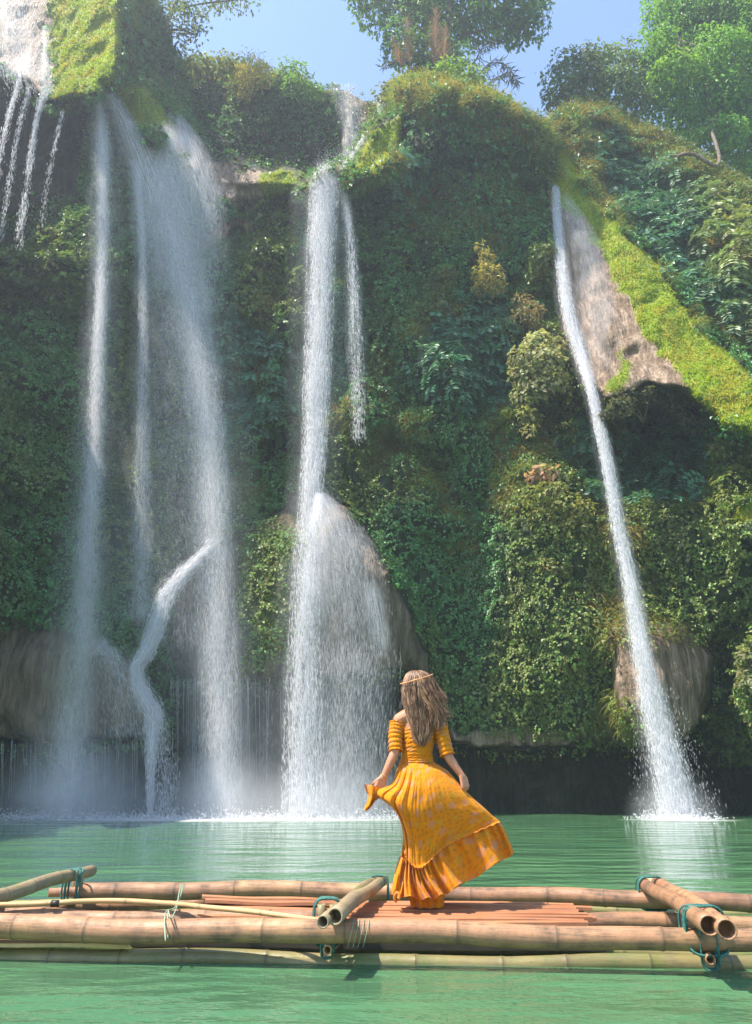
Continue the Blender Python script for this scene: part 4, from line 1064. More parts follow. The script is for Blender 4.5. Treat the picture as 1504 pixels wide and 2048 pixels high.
ZU = 0.186                                    # axis height of the upper poles
def line(pts, z): return [on_z(u, v, z) for u, v in pts]
raft = empty('bamboo_raft', on_z(752, 1840, 0.05)); raft.location.z = 0.0
tag(raft, 'weathered bamboo raft with red brown slat deck floating in the foreground', 'raft')
pole('float_pole', line([(-260, 1908), (300, 1919), (752, 1925), (1250, 1930), (1800, 1934)], 0.004), 0.054, 0.050, M_BAMW, raft, 0.42, seed=1)
pole('float_pole', line([(-260, 1890), (400, 1895), (900, 1900), (1800, 1908)], 0.012), 0.055, 0.052, M_BAMW, raft, 0.42, seed=2)
pole('float_pole', line([(-260, 1832), (400, 1835), (1000, 1845), (1800, 1855)], 0.012), 0.055, 0.052, M_BAMW, raft, 0.42, seed=3)
pole('float_pole', line([(-100, 1808), (400, 1812), (1000, 1819), (1800, 1828)], 0.012), 0.055, 0.052, M_BAMW, raft, 0.42, seed=4)
pole('float_pole', line([(70, 1818), (160, 1810), (420, 1806)], 0.06), 0.050, 0.048, M_BAM, raft, 0.42, seed=14)
near = line([(-260, 1846), (0, 1852), (320, 1858), (640, 1865), (1060, 1870), (1504, 1877), (1760, 1881)], ZU)
pole('rail_pole', near, 0.075, 0.057, M_BAM, raft, 0.55, seed=5, label='thick near edge pole')
pole('rail_pole', line([(-260, 1830), (0, 1833), (400, 1837), (655, 1840)], ZU - 0.01), 0.062, 0.056, M_BAM, raft, 0.5, seed=6)
pole('rail_pole', line([(1120, 1848), (1300, 1848), (1800, 1856)], ZU - 0.06), 0.060, 0.056, M_BAM, raft, 0.5, seed=26)
pole('rail_pole', line([(162, 1781), (400, 1781), (760, 1784), (1060, 1791), (1300, 1802), (1504, 1807), (1800, 1814)], ZU), 0.070, 0.060, M_BAM, raft, 0.5, seed=7, label='far edge pole')
pole('rail_pole', line([(95, 1789), (135, 1787), (260, 1786)], ZU - 0.04), 0.035, 0.05, M_BAM, raft, 0.5, seed=8, label='short broken pole end behind the left crossbeam')
ZC = 0.30
pole('crossbeam', line([(-230, 1850), (0, 1790), (100, 1764), (184, 1742)], ZC), 0.052, 0.048, M_BAMG, raft, 0.45, seed=9, label='greyish crossbeam at the left edge')
pole('crossbeam', line([(646, 1840), (700, 1800), (757, 1758)], ZC), 0.034, 0.040, M_BAMG, raft, 0.5, seed=10, label='mossy crossbeam, the thinner of the middle pair')
pole('crossbeam', line([(670, 1834), (720, 1796), (768, 1757)], ZC + 0.008), 0.046, 0.040, M_BAMG, raft, 0.5, seed=11, label='mossy crossbeam with a broken end, the thicker of the middle pair')
pole('crossbeam', line([(1418, 1853), (1350, 1806), (1288, 1766)], ZC), 0.050, 0.048, M_BAM, raft, 0.6, seed=12, label='crossbeam, left one of the right hand pair', wall=0.14)
pole('crossbeam', line([(1456, 1859), (1385, 1808), (1314, 1764)], ZC), 0.050, 0.048, M_BAM, raft, 0.6, seed=13, label='crossbeam, right one of the right hand pair', wall=0.14)
ZS = 0.085
pole('spacer_pole', line([(654, 1906), (690, 1868), (760, 1800)], ZS), 0.026, 0.026, M_BAMY, raft, 0.4, seed=15)
pole('spacer_pole', line([(1424, 1925), (1390, 1890), (1310, 1815)], ZS), 0.026, 0.026, M_BAM, raft, 0.4, seed=16)
pole('spacer_pole', line([(-60, 1890), (60, 1840), (180, 1790)], ZS), 0.026, 0.026, M_BAM, raft, 0.4, seed=17)
pole('upright_stub', [on_z(1312, 1824, 0.02), on_z(1312, 1824, 0.02) + np.array([0.0, 0.0, 0.26])], 0.05, 0.05, M_BAMW, raft, 0.5, seed=18)
pole('upright_stub', [on_z(150, 1796, 0.02), on_z(150, 1796, 0.02) + np.array([0, 0, 0.26])], 0.05, 0.05, M_BAM, raft, 0.5, seed=19)
pole('upright_stub', [on_z(668, 1893, 0.03), on_z(668, 1893, 0.03) + np.array([0, 0, 0.235])], 0.030, 0.034, M_BAMW, raft, 0.5, seed=20)
pole('upright_stub', [on_z(642, 1892, 0.03), on_z(642, 1892, 0.03) + np.array([0, 0, 0.235])], 0.026, 0.03, M_BAMW, raft, 0.5, seed=21)

def board(name, c00, c10, c11, c01, th, m, parent, wob=0.0, n=14, seed=0, z_up=0.0):
    """a long board given by its four top corners, its long edges slightly wavy"""
    rg = np.random.default_rng(seed)
    t = np.linspace(0, 1, n)[:, None]
    a = np.array(c00) * (1 - t) + np.array(c10) * t; b_ = np.array(c01) * (1 - t) + np.array(c11) * t
    L = np.linalg.norm(np.array(c10) - np.array(c00))
    w = wob * np.cumsum(rg.normal(size=(n, 1)), 0) * 0.3; a[:, 1:2] += w; b_[:, 1:2] += w
    sag = 0.004 * np.sin(np.linspace(0, 9, n) + rg.uniform(0, 6)); a[:, 2] += sag + z_up; b_[:, 2] += sag + z_up
    mid = (a + b_) / 2; mid[:, 2] += 0.006
    dn = np.array([0, 0, -th])
    V = np.stack([a, mid, b_, b_ + dn, a + dn], 1).reshape(-1, 3)
    uvs = np.stack([np.repeat(t[:, 0] * L, 5), np.tile([0, 0.05, 0.1, 0.13, -0.03], n) + rg.uniform(0, 5)], 1)
    ii = np.arange(n * 5).reshape(n, 5); jj = np.roll(ii, -1, 1)
    Fq = np.stack([ii[:-1], ii[1:], jj[1:], jj[:-1]], -1).reshape(-1, 4)
    caps = np.array([[ii[0, 0], ii[0, 1], ii[0, 2], ii[0, 3]], [ii[-1, 3], ii[-1, 2], ii[-1, 1], ii[-1, 0]]])
    capt = np.array([[ii[0, 0], ii[0, 3], ii[0, 4]], [ii[-1, 0], ii[-1, 4], ii[-1, 3]]])
    return np_obj(name, V, [np.concatenate([Fq, caps]), capt], m, parent, fattr={'node': np.zeros(len(V))}, uv=uvs, smooth=False)
ZD = 0.205
nA, nB = on_z(395, 1838, ZD), on_z(1181, 1845, ZD); fA, fB = on_z(408, 1796, ZD), on_z(1150, 1806, ZD)
NS = 11
for k in range(NS):
    t0 = k / NS + 0.003; t1 = (k + 1) / NS - 0.003
    e0, e1 = rng.normal() * 0.02, rng.normal() * 0.03 + (0.06 if k in (8, 9) else 0)
    dx0, dx1 = np.array([e0, 0, 0]), np.array([e1, 0, 0])
    o = board('deck_slat', nA + (fA - nA) * t0 + dx0, nB + (fB - nB) * t0 + dx1, nB + (fB - nB) * t1 + dx1, nA + (fA - nA) * t1 + dx0, 0.022, M_SLAT, raft, 0.003, 16, k, z_up=0.004 * (k % 3) - 0.004)
board('loose_slat', on_z(404, 1793, 0.24), on_z(690, 1801, 0.24), on_z(690, 1797, 0.24), on_z(404, 1790, 0.24), 0.02, M_SLAT, raft, 0.002, 12, 50)
board('loose_slat', on_z(410, 1801, 0.235), on_z(700, 1808, 0.235), on_z(700, 1803, 0.235), on_z(412, 1797, 0.235), 0.02, M_SLAT, raft, 0.002, 12, 51)
board('split_slat', on_z(-200, 1883, 0.10), on_z(259, 1889, 0.10), on_z(259, 1880, 0.10), on_z(-200, 1874, 0.10), 0.02, M_BAMY, raft, 0.002, 12, 52)
board('deck_shade_board', on_z(262, 1868, 0.118), on_z(1210, 1878, 0.118), on_z(1210, 1858, 0.118), on_z(262, 1846, 0.118), 0.07, M_DARK, raft, 0.0, 8, 53)  # dark filler boards added in place of the shade under the deck
board('deck_shade_board', on_z(420, 1818, 0.165), on_z(1170, 1828, 0.165), on_z(1165, 1818, 0.165), on_z(420, 1808, 0.165), 0.06, M_DARK, raft, 0.0, 8, 54)

def lashing(center, half_w, z0, z1, turns, m, r=0.008, seed=0, spread=0.05, name='rope_lashing', tail=None, dirv=None):
    rg = np.random.default_rng(seed); tb = []
    c = np.array(center, float)
    ax = np.array([1.0, 0, 0]) if dirv is None else norm(np.array(dirv, float))
    ay = np.cross(UP, ax)
    for k in range(turns):
        th = np.linspace(0, 2 * np.pi, 33)
        hw = half_w * rg.uniform(0.98, 1.12); e = 4.0
        x = np.sign(np.cos(th)) * np.abs(np.cos(th)) ** (2 / e) * hw; z = np.sign(np.sin(th)) * np.abs(np.sin(th)) ** (2 / e)
        zc, zh = (z0 + z1) / 2, (z1 - z0) / 2 * rg.uniform(1.0, 1.04)
        off = rg.normal() * spread * 0.55 + rg.normal() * 0.5 * spread * np.sin(th + rg.uniform(0, 6)) + rg.normal() * 0.2 * spread * np.sin(2 * th + rg.uniform(0, 6))
        P = c[None, :] * np.array([1, 1, 0]) + ax * x[:, None] + ay * np.broadcast_to(off, th.shape)[:, None] + np.array([0, 0, 1]) * (zc + zh * z)[:, None]
        tb.append(tube_arrays(P, r * rg.uniform(0.8, 1.2), 6, False))
    for tl_ in (tail or []):
        tb.append(tube_arrays(catmull(tl_, 12), r, 6))
    V, F = join_tubes(tb)
    return np_obj(name, V, F, m, raft)
cN = (np.array(line([(652, 1852)], 0.2)[0]) + np.array([0.01, -0.02, 0]))
lashing(cN, 0.080, 0.10, ZC + 0.052, 5, M_ROPE, 0.006, 1, 0.07, tail=[[cN + np.array([0.02, -0.11, 0.10 - cN[2] + 0.08]), cN + np.array([0.03, -0.115, -0.03]), cN + np.array([0.045, -0.11, -0.10])]])
lashing(line([(757, 1775)], 0.27)[0], 0.070, 0.12, ZC + 0.048, 5, M_ROPE, 0.0065, 2, 0.05)
cR = line([(1415, 1858)], 0.24)[0]
lashing(cR, 0.105, 0.11, ZC + 0.052, 6, M_ROPE, 0.006, 3, 0.09)
lashing(line([(1304, 1780)], 0.26)[0], 0.098, 0.12, ZC + 0.05, 5, M_ROPE, 0.0065, 4, 0.05)
lashing(line([(148, 1764)], 0.26)[0], 0.075, 0.11, ZC + 0.056, 5, M_ROPE, 0.007, 5, 0.05, dirv=(1.0, -0.6, 0))
lashing(line([(654, 1904)], ZS)[0] + np.array([0, 0.03, 0]), 0.035, 0.05, 0.24, 3, M_ROPE, 0.006, 6, 0.02)
lashing(line([(1424, 1922)], ZS)[0] + np.array([0, 0.03, 0]), 0.04, 0.04, 0.24, 3, M_ROPE, 0.006, 7, 0.02)
tw = []
for (q0, q1, q2) in (((366, 1767), (352, 1812), (331, 1886)), ((368, 1770), (345, 1835), (336, 1880)), ((362, 1768), (356, 1800), (358, 1822))):
    pts = [on_z(q0[0], q0[1], ZU + 0.075), on_z(q1[0], q1[1], ZU + 0.075), on_z(q2[0], q2[1] - 60, ZU + 0.083), on_z(q2[0], q2[1] - 4, ZU - 0.03)] if q2[1] > 1830 else [on_z(q0[0], q0[1], ZU + 0.07), on_z(q1[0], q1[1], ZU + 0.09), on_z(q2[0], q2[1], ZU + 0.03)]
    tw.append(tube_arrays(catmull(pts, 16), 0.0045, 5))
V, F = join_tubes(tw); np_obj('twine', V, F, M_TWINE, raft)
tw = []
for dx in (0.0, 0.03, 0.06, 0.09):
    c = on_z(702, 1866, ZU) + np.array([dx, 0, 0]); th = np.linspace(0, 2 * np.pi, 25)
    tw.append(tube_arrays(np.stack([c[0] + 0.02 * np.sin(th), c[1] + 0.076 * np.cos(th), ZU + 0.076 * np.sin(th)], 1), 0.0022, 5, False))
V, F = join_tubes(tw); np_obj('twine', V, F, M_TWINE, raft)

punt = empty('punting_pole', on_z(300, 1812, 0.24)); tag(punt, 'thin pale bamboo punting pole lying along the left half of the raft', 'pole')
pole('shaft', line([(-220, 1806), (0, 1807), (200, 1806), (350, 1810), (420, 1816), (560, 1829), (655, 1837)], 0.262), 0.019, 0.015, M_BAMY, punt, 0.5, seed=30, hollow=(False, False))
V, F = tube_arrays(np.array([on_z(103, 1807, 0.262), on_z(118, 1807, 0.262)]), 0.022, 12)
np_obj('tape_wrap', V, F, M_DARK, punt)

# ================================================================== THE WOMAN
foot = on_z(850, 1815, 0.222)
YB = float(foot[1])
def W(u, v, dy=0.0): return at(u, v, YB + dy)
woman = empty('person', foot)
tag(woman, 'woman seen from behind in an orange off shoulder dress, holding out her billowing skirt', 'person')

M_SKIN, nt, b = mat('skin')
nt.links.new(ramp(nt, [(0.35, (0.38, 0.165, 0.085)), (0.65, (0.45, 0.205, 0.11))], noise(nt, coords(nt), 14, 3)).outputs[0], b.inputs['Base Color'])
b.inputs['Roughness'].default_value = 0.5; b.inputs['Subsurface Weight'].default_value = 0.15; b.inputs['Subsurface Radius'].default_value = (0.02, 0.008, 0.004)

def ball(c, r, n=12, m=16):
    r = np.broadcast_to(np.asarray(r, float), (3,))
    a = np.linspace(0, np.pi, n); b_ = np.linspace(0, 2 * np.pi, m, endpoint=False)
    V = np.array([[r[0] * math.sin(x) * math.cos(y), r[1] * math.sin(x) * math.sin(y), r[2] * math.cos(x)] for x in a for y in b_]) + np.asarray(c)
    ii = np.arange(n * m).reshape(n, m); jj = np.roll(ii, -1, 1)
    q = np.stack([ii[:-1], ii[1:], jj[1:], jj[:-1]], -1).reshape(-1, 4)
    return V, np.concatenate([q[:, [0, 1, 2]], q[:, [0, 2, 3]]])
def limb(pts, rad, n=10):
    out = [tube_arrays(catmull(pts, 14), np.interp(np.linspace(0, len(pts) - 1, 14), np.arange(len(pts)), rad), n)]
    out += [ball(p, r) for p, r in ((pts[0], rad[0]), (pts[-1], rad[-1]))]
    return out
parts = []
HC = W(835, 1379, -0.01)
parts += [ball(HC, (0.074, 0.092, 0.108)), ball(HC + np.array([0, 0.030, -0.055]), (0.058, 0.062, 0.062)), ball(HC + np.array([0, 0.100, -0.03]), (0.012, 0.02, 0.02)),
          ball(HC + np.array([-0.074, 0.0, -0.02]), (0.008, 0.018, 0.03)), ball(HC + np.array([0.074, 0.0, -0.02]), (0.008, 0.018, 0.03)), ball(HC + np.array([0, 0.083, -0.072]), (0.022, 0.012, 0.009)),
          ball(HC + np.array([-0.03, 0.078, 0.0]), 0.014), ball(HC + np.array([0.03, 0.078, 0.0]), 0.014)]
neck0 = W(836, 1432, 0.0)
parts += limb([HC + np.array([0, -0.005, -0.06]), neck0], [0.052, 0.056])
shL, shR = W(800, 1440, -0.01), W(874, 1444, 0.0)
parts += limb([shL, W(820, 1430, -0.02), neck0, W(855, 1431, -0.02), shR], [0.052, 0.058, 0.062, 0.058, 0.050])
def torso(rows):
    th = np.linspace(0, 2 * np.pi, 24, endpoint=False); V = []
    for (u0, u1, v, dy, d) in rows:
        a, b_ = W(u0, v, dy), W(u1, v, dy); c = (a + b_) / 2; h = np.linalg.norm(b_ - a) / 2
        V.append(np.stack([c[0] + h * np.cos(th), c[1] + d * np.sin(th), c[2] + 0 * th], 1))
    n_ = len(rows); V = np.concatenate(V + [V[0].mean(0)[None], V[-1].mean(0)[None]])
    ii = np.arange(n_ * 24).reshape(n_, 24); jj = np.roll(ii, -1, 1)
    q = np.stack([ii[:-1], ii[1:], jj[1:], jj[:-1]], -1).reshape(-1, 4)
    F = np.concatenate([q[:, [0, 1, 2]], q[:, [0, 2, 3]], [[n_ * 24, ii[0, j], jj[0, j]] for j in range(24)], [[n_ * 24 + 1, jj[-1, j], ii[-1, j]] for j in range(24)]])
    return V, F
parts.append(torso([(800, 874, 1434, 0, 0.06), (803, 871, 1450, 0, 0.085), (806, 868, 1475, 0, 0.098), (807, 865, 1500, 0, 0.09), (806, 863, 1520, 0, 0.082), (798, 868, 1545, 0, 0.10), (793, 876, 1575, 0, 0.12), (795, 878, 1600, 0.0, 0.11)]))
elL, elR = W(790, 1502, -0.07), W(893, 1506, -0.06)
wrL, wrR = W(766, 1556, -0.10), W(925, 1553, -0.08)
parts += limb([shL, W(791, 1470, -0.045), elL], [0.046, 0.041, 0.034]); parts += limb([elL, W(782, 1522, -0.085), wrL], [0.035, 0.034, 0.022])
parts += limb([shR, W(886, 1475, -0.035), elR], [0.046, 0.041, 0.034]); parts += limb([elR, W(904, 1524, -0.07), wrR], [0.035, 0.034, 0.022])
for s, u in ((-1, 838), (1, 862)):
    hip, knee, ank = W(836 + s * 18, 1600, 0), W(846 + s * 14, 1705, 0.03), W(850 + s * 11, 1795, 0.0)
    parts += limb([hip, knee], [0.085, 0.052]); parts += limb([knee, ank], [0.052, 0.034])
    fz = foot[2] + 0.03
    parts += limb([np.array([ank[0], ank[1] - 0.03, fz]), np.array([ank[0] + s * 0.02, ank[1] + 0.15, fz - 0.008])], [0.03, 0.022]); parts += limb([ank, np.array([ank[0], ank[1] - 0.01, fz])], [0.034, 0.032])
def hand(wr, fore, outv, curl, s):
    """palm, four bent fingers of different length and a thumb from its side"""
    f = norm(np.array(fore, float)); o = np.array(outv, float); o = norm(o - f * np.dot(o, f)); a = np.cross(f, o)
    out = []
    for k, (off, ln) in enumerate(((-0.030, 0.062), (-0.010, 0.070), (0.010, 0.066), (0.029, 0.052))):
        b0 = np.asarray(wr) + a * off * 0.55; kn = np.asarray(wr) + f * 0.072 + a * off
        out += limb([b0, kn], [0.015, 0.0115], 8)
        d = f; p = kn; seg = [ln * 0.45, ln * 0.32, ln * 0.25]
        for q in range(3):
            ang = curl * (0.8 if q == 0 else 1.0)
            d = norm(d * math.cos(ang) + o * math.sin(ang)); o2 = norm(o - d * np.dot(o, d)) if abs(np.dot(o, d)) < 0.95 else -f
            p2 = p + d * seg[q]; out += limb([p, (p + p2) / 2, p2], [0.0098, 0.0092, 0.0085], 8); p = p2
            o = norm(np.cross(a, d)) if np.dot(np.cross(a, d), o) > 0 else -norm(np.cross(a, d))
        o = np.array(outv, float); o = norm(o - f * np.dot(o, f))
    t0 = np.asarray(wr) + f * 0.02 + a * (-0.026) * s; t1 = t0 + f * 0.032 - a * 0.018 * s + o * 0.02; t2 = t1 + f * 0.022 + o * 0.026
    out += limb([t0, t1, t2], [0.015, 0.012, 0.009], 8)
    return out
parts += hand(wrL, np.array([-0.35, -0.05, -0.9]), (-0.35, 0.9, 0.0), 0.75, 1)
parts += hand(wrR, np.array([0.25, -0.05, -0.95]), (-0.6, 0.75, 0.0), 0.95, -1)
Vs, Fs, off = [], [], 0
for V, F in parts:
    Vs.append(V); Fs.append(F + off); off += len(V)
body = np_obj('body', np.concatenate(Vs), np.concatenate(Fs), M_SKIN, woman)
rm = body.modifiers.new('remesh', 'REMESH'); rm.mode = 'VOXEL'; rm.voxel_size = 0.0055; rm.use_smooth_shade = True
smo = body.modifiers.new('smooth', 'SMOOTH'); smo.factor = 0.5; smo.iterations = 4
dg = bpy.context.evaluated_depsgraph_get()
me2 = bpy.data.meshes.new_from_object(body.evaluated_get(dg)); body.modifiers.clear(); body.data = me2
if len(me2.materials) == 0: me2.materials.append(M_SKIN)
eyem, nt, b = mat('eye'); b.inputs['Base Color'].default_value = (0.05, 0.03, 0.02, 1); b.inputs['Roughness'].default_value = 0.1
for s in (-1, 1):
    V, F = ball(HC + np.array([0.03 * s, 0.087, 0.0]), 0.009, 8, 10); np_obj('eye', V, F, eyem, body)

# ---- fabric with its printed flowers
def dress_material(name, print_amt=1.0):
    m, nt, b = mat(name)
    uvn = N(nt, 'ShaderNodeUVMap')
    def flowers(scale, shift, petals, r_in, r_out):
        mp = N(nt, 'ShaderNodeMapping'); mp.inputs['Scale'].default_value = (scale, scale, 1); mp.inputs['Location'].default_value = (shift, shift * 0.7, 0)
        nt.links.new(uvn.outputs[0], mp.inputs[0])
        vo = N(nt, 'ShaderNodeTexVoronoi'); vo.voronoi_dimensions = '2D'; vo.inputs['Scale'].default_value = 1.0; vo.inputs['Randomness'].default_value = 0.45
        nt.links.new(mp.outputs[0], vo.inputs['Vector'])
        sub = N(nt, 'ShaderNodeVectorMath'); sub.operation = 'SUBTRACT'; nt.links.new(mp.outputs[0], sub.inputs[0]); nt.links.new(vo.outputs['Position'], sub.inputs[1])
        sx = N(nt, 'ShaderNodeSeparateXYZ'); nt.links.new(sub.outputs[0], sx.inputs[0])
        ang = math_n(nt, 'ARCTAN2', sx.outputs[1], sx.outputs[0])
        pet = math_n(nt, 'COSINE', math_n(nt, 'MULTIPLY', ang, petals))
        rr = math_n(nt, 'ADD', vo.outputs['Distance'], math_n(nt, 'MULTIPLY', pet, -0.065))
        fill = ramp(nt, [(r_out - 0.02, 1.0), (r_out + 0.02, 0.0)], rr).outputs[0]
        rings = ramp(nt, [(0.0, 0.2), (r_in * 0.6, 1.0), (r_in, 0.1), (r_out - 0.07, 0.25), (r_out - 0.02, 1.0), (r_out + 0.03, 0.0)], rr).outputs[0]
        sc_ = N(nt, 'ShaderNodeSeparateColor'); nt.links.new(vo.outputs['Color'], sc_.inputs[0])
        return fill, rings, sc_.outputs[0]
    base = ramp(nt, [(0.3, (0.62, 0.20, 0.004)), (0.7, (0.75, 0.28, 0.006))], noise(nt, uvn.outputs[0], 9, 4)).outputs[0]
    fill, rings, cid = flowers(10.5, 0.3, 6, 0.12, 0.25)
    pink = ramp(nt, [(0.45, 0.0), (0.5, 1.0)], cid).outputs[0]
    colf = mixc(nt, pink, (0.76, 0.40, 0.02), (0.62, 0.22, 0.07))
    c = mixc(nt, math_n(nt, 'MULTIPLY', fill, 0.5 * print_amt), base, colf)
    c = mixc(nt, math_n(nt, 'MULTIPLY', rings, 0.8 * print_amt), c, mixc(nt, pink, (0.36, 0.18, 0.03), (0.46, 0.25, 0.17)))
    f2, r2, c2 = flowers(24.0, 5.1, 5, 0.10, 0.22)
    c = mixc(nt, math_n(nt, 'MULTIPLY', math_n(nt, 'MULTIPLY', r2, math_n(nt, 'SUBTRACT', 1.0, fill)), 0.85 * print_amt), c, (0.30, 0.12, 0.03))
    nt.links.new(c, b.inputs['Base Color'])
    b.inputs['Roughness'].default_value = 0.8; b.inputs['Specular IOR Level'].default_value = 0.15
    b.inputs['Sheen Weight'].default_value = 0.1
    t = N(nt, 'ShaderNodeBsdfTranslucent'); nt.links.new(c, t.inputs[0])
    wv = noise(nt, uvn.outputs[0], 160, 2)
    bump(nt, wv, 0.25, 0.002, b)
    mx = N(nt, 'ShaderNodeMixShader'); mx.inputs[0].default_value = 0.22
    nt.links.new(b.outputs[0], mx.inputs[1]); nt.links.new(t.outputs[0], mx.inputs[2]); nt.links.new(mx.outputs[0], nt.nodes['Material Output'].inputs[0])
    return m
M_DRESS = dress_material('orange_flowered_cotton')
M_DRESS2 = dress_material('orange_shirred_cotton', 0.7)

def loft(name, rows, m, parent, uvs=None, closed=True, smooth=True):
    rows = np.array(rows); n_, k = rows.shape[:2]
    ii = np.arange(n_ * k).reshape(n_, k)
    if closed: jj = np.roll(ii, -1, 1); Fq = np.stack([ii[:-1], ii[1:], jj[1:], jj[:-1]], -1).reshape(-1, 4)
    else: Fq = np.stack([ii[:-1, :-1], ii[1:, :-1], ii[1:, 1:], ii[:-1, 1:]], -1).reshape(-1, 4)
    if uvs is None:
        seg = np.linalg.norm(np.diff(rows, axis=1, append=rows[:, :1]), axis=2); a = np.concatenate([np.zeros((n_, 1)), np.cumsum(seg, 1)[:, :-1]], 1)
        dv_ = np.concatenate([[0], np.cumsum(np.linalg.norm(np.diff(rows, axis=0), axis=2).mean(1))])
        uvs = np.stack([a, np.repeat(dv_[:, None], k, 1)], -1)
    return np_obj(name, rows.reshape(-1, 3), Fq, m, parent, uv=np.asarray(uvs).reshape(-1, 2), smooth=smooth)

# bodice: shirred rows with small ridges
th = np.linspace(0, 2 * np.pi, 72, endpoint=False)
def bodice_rows():
    ctrl = np.array([(801, 873, 1457, 0.092), (803, 870, 1470, 0.104), (805, 867, 1488, 0.104), (805, 864, 1505, 0.096), (803, 865, 1517, 0.090), (800, 867, 1526, 0.094)], float)
    R_ = catmull(ctrl, 90); rows = []
    for i, (u0, u1, v, d) in enumerate(R_):
        a, b_ = W(u0, v, 0), W(u1, v, 0); c = (a + b_) / 2; h = np.linalg.norm(b_ - a) / 2
        rid = 0.0045 * abs(math.sin(i / 90 * math.pi * 10)) + 0.0022 * np.sin(th * 34 + 3 * math.sin(i * 0.35)) + 0.002 * np.sin(th * 13 + i * 0.9)
        top = 0.006 * np.sin(th * 20) if i < 3 else 0
        rows.append(np.stack([c[0] + (h + rid) * np.cos(th), c[1] + (d + rid) * np.sin(th), c[2] + 0 * th + top], 1))
    return rows
loft('bodice', bodice_rows(), M_DRESS2, woman)
# sleeves
def sleeve(pts, rads, label, ridges):
    P = catmull(pts, 80); r = np.interp(np.linspace(0, 1, 80), np.linspace(0, 1, len(rads)), rads)
    T = norm(np.gradient(P, axis=0)); s = norm(np.cross(T, np.array([0, 1.0, 0]))); q = np.cross(s, T); rows = []
    t48 = np.linspace(0, 2 * np.pi, 48, endpoint=False)
    for i in range(80):
        rid = 0.007 * abs(math.sin(i / 80 * math.pi * ridges)) + 0.002 * np.sin(t48 * 15 + 2 * math.sin(i * 0.4)) + (0.006 * np.sin(t48 * 11) + 0.006 if i > 76 or i < 2 else 0)
        rr = r[i] + rid
        rows.append(P[i] + (rr * np.cos(t48))[:, None] * s[i] + (rr * np.sin(t48))[:, None] * q[i])
    o = loft('sleeve', rows, M_DRESS2, woman); o['label'] = label
sleeve([W(795, 1446, -0.02), W(791, 1470, -0.045), elL + np.array([0.006, 0, 0.0])], [0.052, 0.047, 0.043], 'left sleeve with bold shirred ridges', 8)
sleeve([W(879, 1452, -0.012), W(886, 1478, -0.037), W(895, 1511, -0.062)], [0.052, 0.048, 0.045], 'right sleeve', 8)

# skirt
LV = [  # five points left to right along each level, with (u, v); then dyL, dyR, bulge to the viewer, bulge away
    ([(800, 1523), (817, 1525), (834, 1526), (850, 1526), (867, 1524)], 0.0, 0.0, 0.096, 0.09),
    ([(793, 1541), (815, 1544), (838, 1546), (868, 1541), (897, 1543)], -0.02, -0.02, 0.145, 0.12),
    ([(783, 1566), (808, 1573), (836, 1577), (880, 1572), (926, 1576)], -0.06, -0.05, 0.175, 0.16),
    ([(750, 1586), (795, 1606), (835, 1616), (890, 1606), (950, 1599)], -0.13, -0.05, 0.16, 0.22),
    ([(786, 1616), (806, 1640), (838, 1650), (900, 1634), (970, 1617)], -0.08, -0.04, 0.16, 0.26),
    ([(803, 1652), (815, 1678), (842, 1692), (905, 1662), (986, 1632)], -0.02, -0.02, 0.16, 0.26),
    ([(805, 1690), (816, 1722), (843, 1735), (897, 1690), (1000, 1644)], 0.0, 0.0, 0.17, 0.25),
    ([(797, 1730), (815, 1760), (855, 1768), (915, 1733), (1016, 1675)], 0.0, 0.03, 0.20, 0.25),
    ([(787, 1786), (820, 1795), (872, 1795), (932, 1764), (1028, 1706)], 0.0, 0.05, 0.22, 0.26)]
NT, NSK = 120, 150
arr = np.array([np.concatenate([np.array(l[0], float).ravel(), l[1:]]) for l in LV])
A_ = catmull(arr, NT)
tS = np.linspace(0, 1, NT); seam = 6 / 8.0
rows, uvs = [], []
sgrid = np.linspace(0, 1, NSK)
